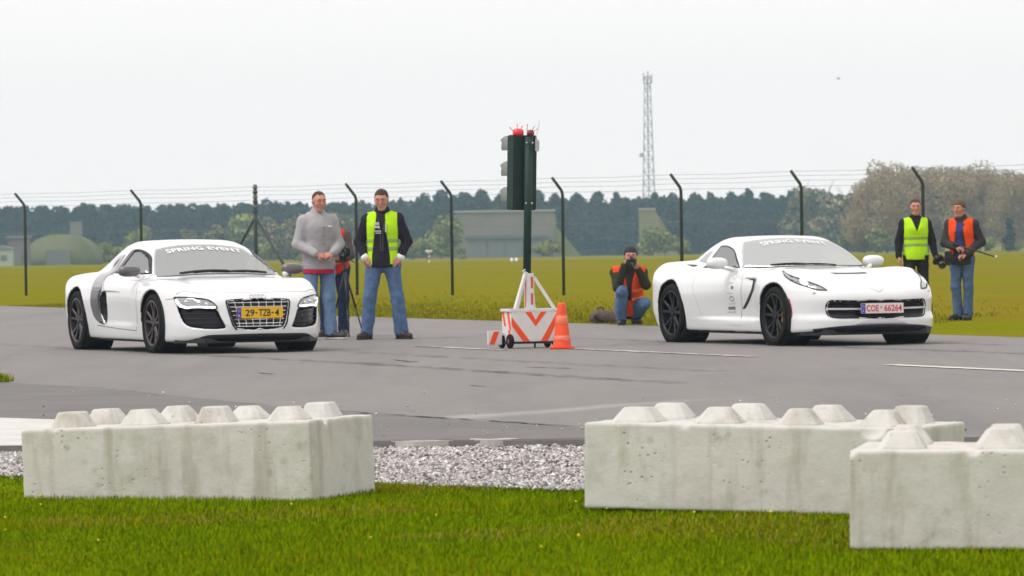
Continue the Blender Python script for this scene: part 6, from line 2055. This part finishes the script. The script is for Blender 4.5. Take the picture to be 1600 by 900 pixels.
cone = empty('traffic_cone', (.53, 50.95, 0), R(12))
co = mat('cone_orange', (.88, .085, .010), .5, var=(.78, .06, .008), scale=6)
b = MB(); b.box((0, 0, .014), (.235, .235, .028)); b.build('base', co, cone, bevel=.010)
b = MB(); b.lathe([(.104, .026), (.100, .045), (.094, .07), (.043, .475), (.038, .495), (.024, .500), (.022, .47)], 'z', seg=32); b.build('cone_body', co, cone, smooth=True)
def cr(z): return .094 + (z - .07) / (.475 - .07) * (.043 - .094)
for (z0, z1) in ((.27, .36), (.09, .145)):
    b = MB(); b.lathe([(cr(z0) + .001, z0), (cr(z0) + .003, z0 + .003), (cr(z1) + .003, z1 - .003), (cr(z1) + .001, z1)], 'z', seg=32); b.build('reflective_sleeve', mat('sleeve_faded', (.86, .15, .06), .5, var=(.86, .26, .17), scale=14), cone, smooth=True)
tag(cone, 'orange traffic cone beside the striped signal cart', 'traffic cone')

# ------------------------------------------------------------------ stackable concrete blocks
cm = mat('block_concrete', (.50, .50, .47), rough=.9, spec=.25)
g = G(cm)
oi = g.n('ObjectInfo'); sh3 = g.n('VectorMath', operation='ADD'); cmb = g.n('CombineXYZ')
for k_ in range(3): g.l(g.math('MULTIPLY', oi.outputs['Random'], (37.0, 19.0, 5.0)[k_]), cmb.inputs[k_])
g.l(g.coord('Object'), sh3.inputs[0]); g.l(cmb.outputs[0], sh3.inputs[1]); oc = sh3.outputs[0]
mp3 = g.n('Mapping'); mp3.inputs['Scale'].default_value = (7, 7, 1.1); g.l(oc, mp3.inputs['Vector'])
a1 = g.noise(oc, 1.6, 6, .6); a2 = g.noise(oc, 9.0, 6, .7); a3 = g.noise(mp3.outputs[0], 1.0, 5, .6); a4 = g.noise(oc, 45.0, 3, .6)
base = g.ramp(a1, [(.30, (.52, .505, .48)), (.50, (.61, .595, .575)), (.72, (.68, .665, .65))])
base = g.mix(.25, base, g.ramp(a2, [(.3, (.38, .36, .32)), (.7, (.68, .66, .63))]))
base = g.mix(g.math('MULTIPLY', g.ramp(a3, [(.52, (0, 0, 0)), (.68, (1, 1, 1))]), .65), base, (.31, .275, .21))
vo = g.n('TexVoronoi'); vo.inputs['Scale'].default_value = 9.0; g.l(oc, vo.inputs['Vector'])
spot = g.math('MULTIPLY', g.ramp(vo.outputs['Distance'], [(.08, (1, 1, 1)), (.24, (0, 0, 0))]), g.ramp(a1, [(.50, (0, 0, 0)), (.58, (1, 1, 1))]))
base = g.mix(g.math('MULTIPLY', spot, .45), base, (.20, .175, .13))
moss = g.math('MULTIPLY', g.ramp(a1, [(.55, (0, 0, 0)), (.66, (1, 1, 1))]), g.ramp(a2, [(.45, (0, 0, 0)), (.62, (1, 1, 1))]))
base = g.mix(g.math('MULTIPLY', moss, .35), base, (.30, .30, .17))
v2 = g.n('TexVoronoi'); v2.inputs['Scale'].default_value = 26.0; g.l(oc, v2.inputs['Vector'])
pit = g.math('MULTIPLY', g.ramp(v2.outputs['Distance'], [(.10, (1, 1, 1)), (.22, (0, 0, 0))]), g.ramp(g.noise(oc, 3.2, 4, .6), [(.52, (0, 0, 0)), (.64, (1, 1, 1))]))
base = g.mix(g.math('MULTIPLY', pit, .7), base, (.16, .14, .11))
# damp, dirty band of uneven height and rust-brown runs
a6 = g.noise(oc, 2.3, 7, .7)
base = g.mix(g.math('MULTIPLY', g.ramp(a6, [(.50, (0, 0, 0)), (.70, (1, 1, 1))]), .75), base, (.34, .32, .25))
a7 = g.noise(oc, 5.5, 7, .75)
base = g.mix(g.math('MULTIPLY', g.ramp(a7, [(.60, (0, 0, 0)), (.72, (1, 1, 1))]), .70), base, (.26, .235, .19))
base = g.mix(.18, base, g.ramp(g.noise(oc, 1.1, 3, .5), [(.35, (.62, .56, .55)), (.65, (.54, .58, .52))]))
g.l(base, g.b.inputs['Base Color'])
hgt = g.math('SUBTRACT', g.math('ADD', g.math('MULTIPLY', a2, .7), g.math('MULTIPLY', a4, .3)), g.math('MULTIPLY', pit, .8))
g.bump(hgt, .45, .012)

def slab_mesh(L, W, Hh, chips, seed):
    """block with worn edges: a box cut into a fine grid and pulled about at its rims"""
    def f(x, y, z):
        d = np.maximum(np.maximum(np.abs(x) - L / 2, np.abs(y) - W / 2), np.abs(z - Hh / 2) - Hh / 2)
        d = smax(smax(np.abs(x) - L / 2, np.abs(y) - W / 2, .008), np.abs(z - Hh / 2) - Hh / 2, .008)
        for (cx, cy, cz, r) in chips:
            d = smax(d, -(np.sqrt((x - cx) ** 2 + (y - cy) ** 2 + ((z - cz) * 1.3) ** 2) - r), .012)
        return d
    return grid_mesh(f, (-L / 2 - .03, -W / 2 - .03, -.03), (L / 2 + .03, W / 2 + .03, Hh + .03), .012)

def block(loc, rz, tilt, pitch, label, seed, chips):
    e = empty('concrete_block', loc, rz)
    e.rotation_euler = (pitch, tilt, rz)
    rnd = random.Random(seed)
    v, q = slab_mesh(1.6, .8, .4, chips, seed)
    v = v + np.array([[.0025 * noise.noise((p[0] * 11 + seed, p[1] * 11, p[2] * 11)) for _ in range(1)] * 3 for p in v])
    mesh('block_body', v, q, cm, e, smooth=True)
    for i in range(4):
        for j in range(2):
            b = MB()
            w0, w1, hh = .106 + rnd.uniform(-.010, .006), .054 + rnd.uniform(-.010, .006), .078 + rnd.uniform(-.012, .006)
            cx, cy = -.6 + .4 * i, -.2 + .4 * j
            k0, k1 = .030, .016
            def octo(w, k, z, dx=0, dy=0): return [(cx + a + dx, cy + c + dy, z) for a, c in ((-w, -w + k), (-w + k, -w), (w - k, -w), (w, -w + k), (w, w - k), (w - k, w), (-w + k, w), (-w, w - k))]
            dx, dy = rnd.uniform(-.006, .006), rnd.uniform(-.006, .006)
            vv = octo(w0, k0, .396) + octo(w0 - .004, k0, .408) + octo(w1 + .008, k1 + .004, .4 + hh - .008, dx, dy) + octo(w1, k1, .4 + hh, dx, dy)
            ff = [(a * 8 + t, a * 8 + (t + 1) % 8, (a + 1) * 8 + (t + 1) % 8, (a + 1) * 8 + t) for a in range(3) for t in range(8)] + [tuple(range(24, 32)), tuple(range(7, -1, -1))]
            b.add(vv, ff)
            b.build('stud', cm, e, bevel=.002)
    return tag(e, label, 'concrete block', 'concrete blocks on the verge')
block((-1.600, 24.10, -.135), R(-21), R(-1.75), 0, 'studded concrete block at the left, lying alone on the grass', 1, [(-.62, -.41, .41, .03), (.2, -.42, .40, .02), (.8, -.2, .40, .03)])
block((1.215, 22.15, -.100), R(-23), R(1.0), 0, 'studded concrete block in the middle right, half behind the nearest block', 2, [(.62, -.40, .40, .06), (.70, -.41, .37, .05), (-.3, -.41, .40, .025), (.15, .41, .40, .03)])
block((2.200, 19.36, -.105), R(-9), R(.3), 0, 'nearest studded concrete block, cut off by the right edge', 3, [(-.3, -.41, .40, .03), (-.05, -.41, .41, .03), (-.80, -.40, .40, .03)])

# ------------------------------------------------------------------ small things far out on the field
mk = empty('airfield_marker', (-5.0, 287, -.035))
wp = mat('marker_white', (.85, .85, .84), .5)
b = MB(); b.tube([(0, 0, 0), (0, 0, .60)], .022, seg=8); b.build('stake', mat('stake_grey', (.22, .23, .2), .7), mk)
b = MB(); b.lathe([(0, .54), (.10, .57), (.20, .68), (.22, .76), (.19, .74), (0, .63)], 'z', seg=20); b.build('bowl', wp, mk, smooth=True)
for z_ in (.08, .38):
    b = MB(); b.lathe([(.02, z_ - .07), (.05, z_ - .05), (.05, z_ + .05), (.02, z_ + .07)], 'z', seg=12); b.build('band', wp, mk, smooth=True)
tag(mk, 'small white bowl marker on a stake in the field right of the lime vest man', 'marker')
mk = empty('edge_light', (.15, 283, -.035))
for x_ in (-.14, .14):
    b = MB(); b.lathe([(0, 0), (.09, 0), (.10, .10), (.06, .22), (0, .24)], 'z', c=(x_, 0, 0), seg=12); b.build('lamp_dome', wp, mk, smooth=True)
b = MB(); b.box((0, 0, .02), (.5, .16, .04)); b.build('base', MATS['stake_grey'], mk)
tag(mk, 'pair of small white edge lights low in the field behind the signal pole', 'edge light')
bd = empty('bird', (27.8, 400, 14.55), R(20))
bm_ = mat('bird_grey', (.42, .41, .40), .8)
b = MB(); b.ball((0, 0, 0), (.16, .05, .05), seg=10); b.build('bird_body', bm_, bd, smooth=True)
for s_ in (-1, 1):
    b = MB(); b.add([(.07, 0, .02), (-.07, 0, .02), (.05, s_ * .28, .11), (-.08, s_ * .28, .10), (-.06, s_ * .55, .04), (-.02, s_ * .55, .045)], [(0, 1, 3, 2), (2, 3, 4, 5)]); b.build('wing', bm_, bd)
tag(bd, 'tiny grey bird gliding in the sky at the upper right', 'bird')

# ------------------------------------------------------------------ thin spring haze over the airfield
hz = MB(); hz.box((0, 560, 16.0), (2000, 1140, 50))
hm = bpy.data.materials.new('thin_haze'); hm.use_nodes = True
nt = hm.node_tree; nt.nodes.clear()
o_ = nt.nodes.new('ShaderNodeOutputMaterial'); pv = nt.nodes.new('ShaderNodeVolumePrincipled')
pv.inputs['Color'].default_value = (.60, .86, 1.0, 1)
pv.inputs['Density'].default_value = .00031
pv.inputs['Anisotropy'].default_value = 0.0
nt.links.new(pv.outputs[0], o_.inputs['Volume'])
tag(hz.build('haze', hm), 'thin bluish haze over the airfield', 'haze', kind='stuff')
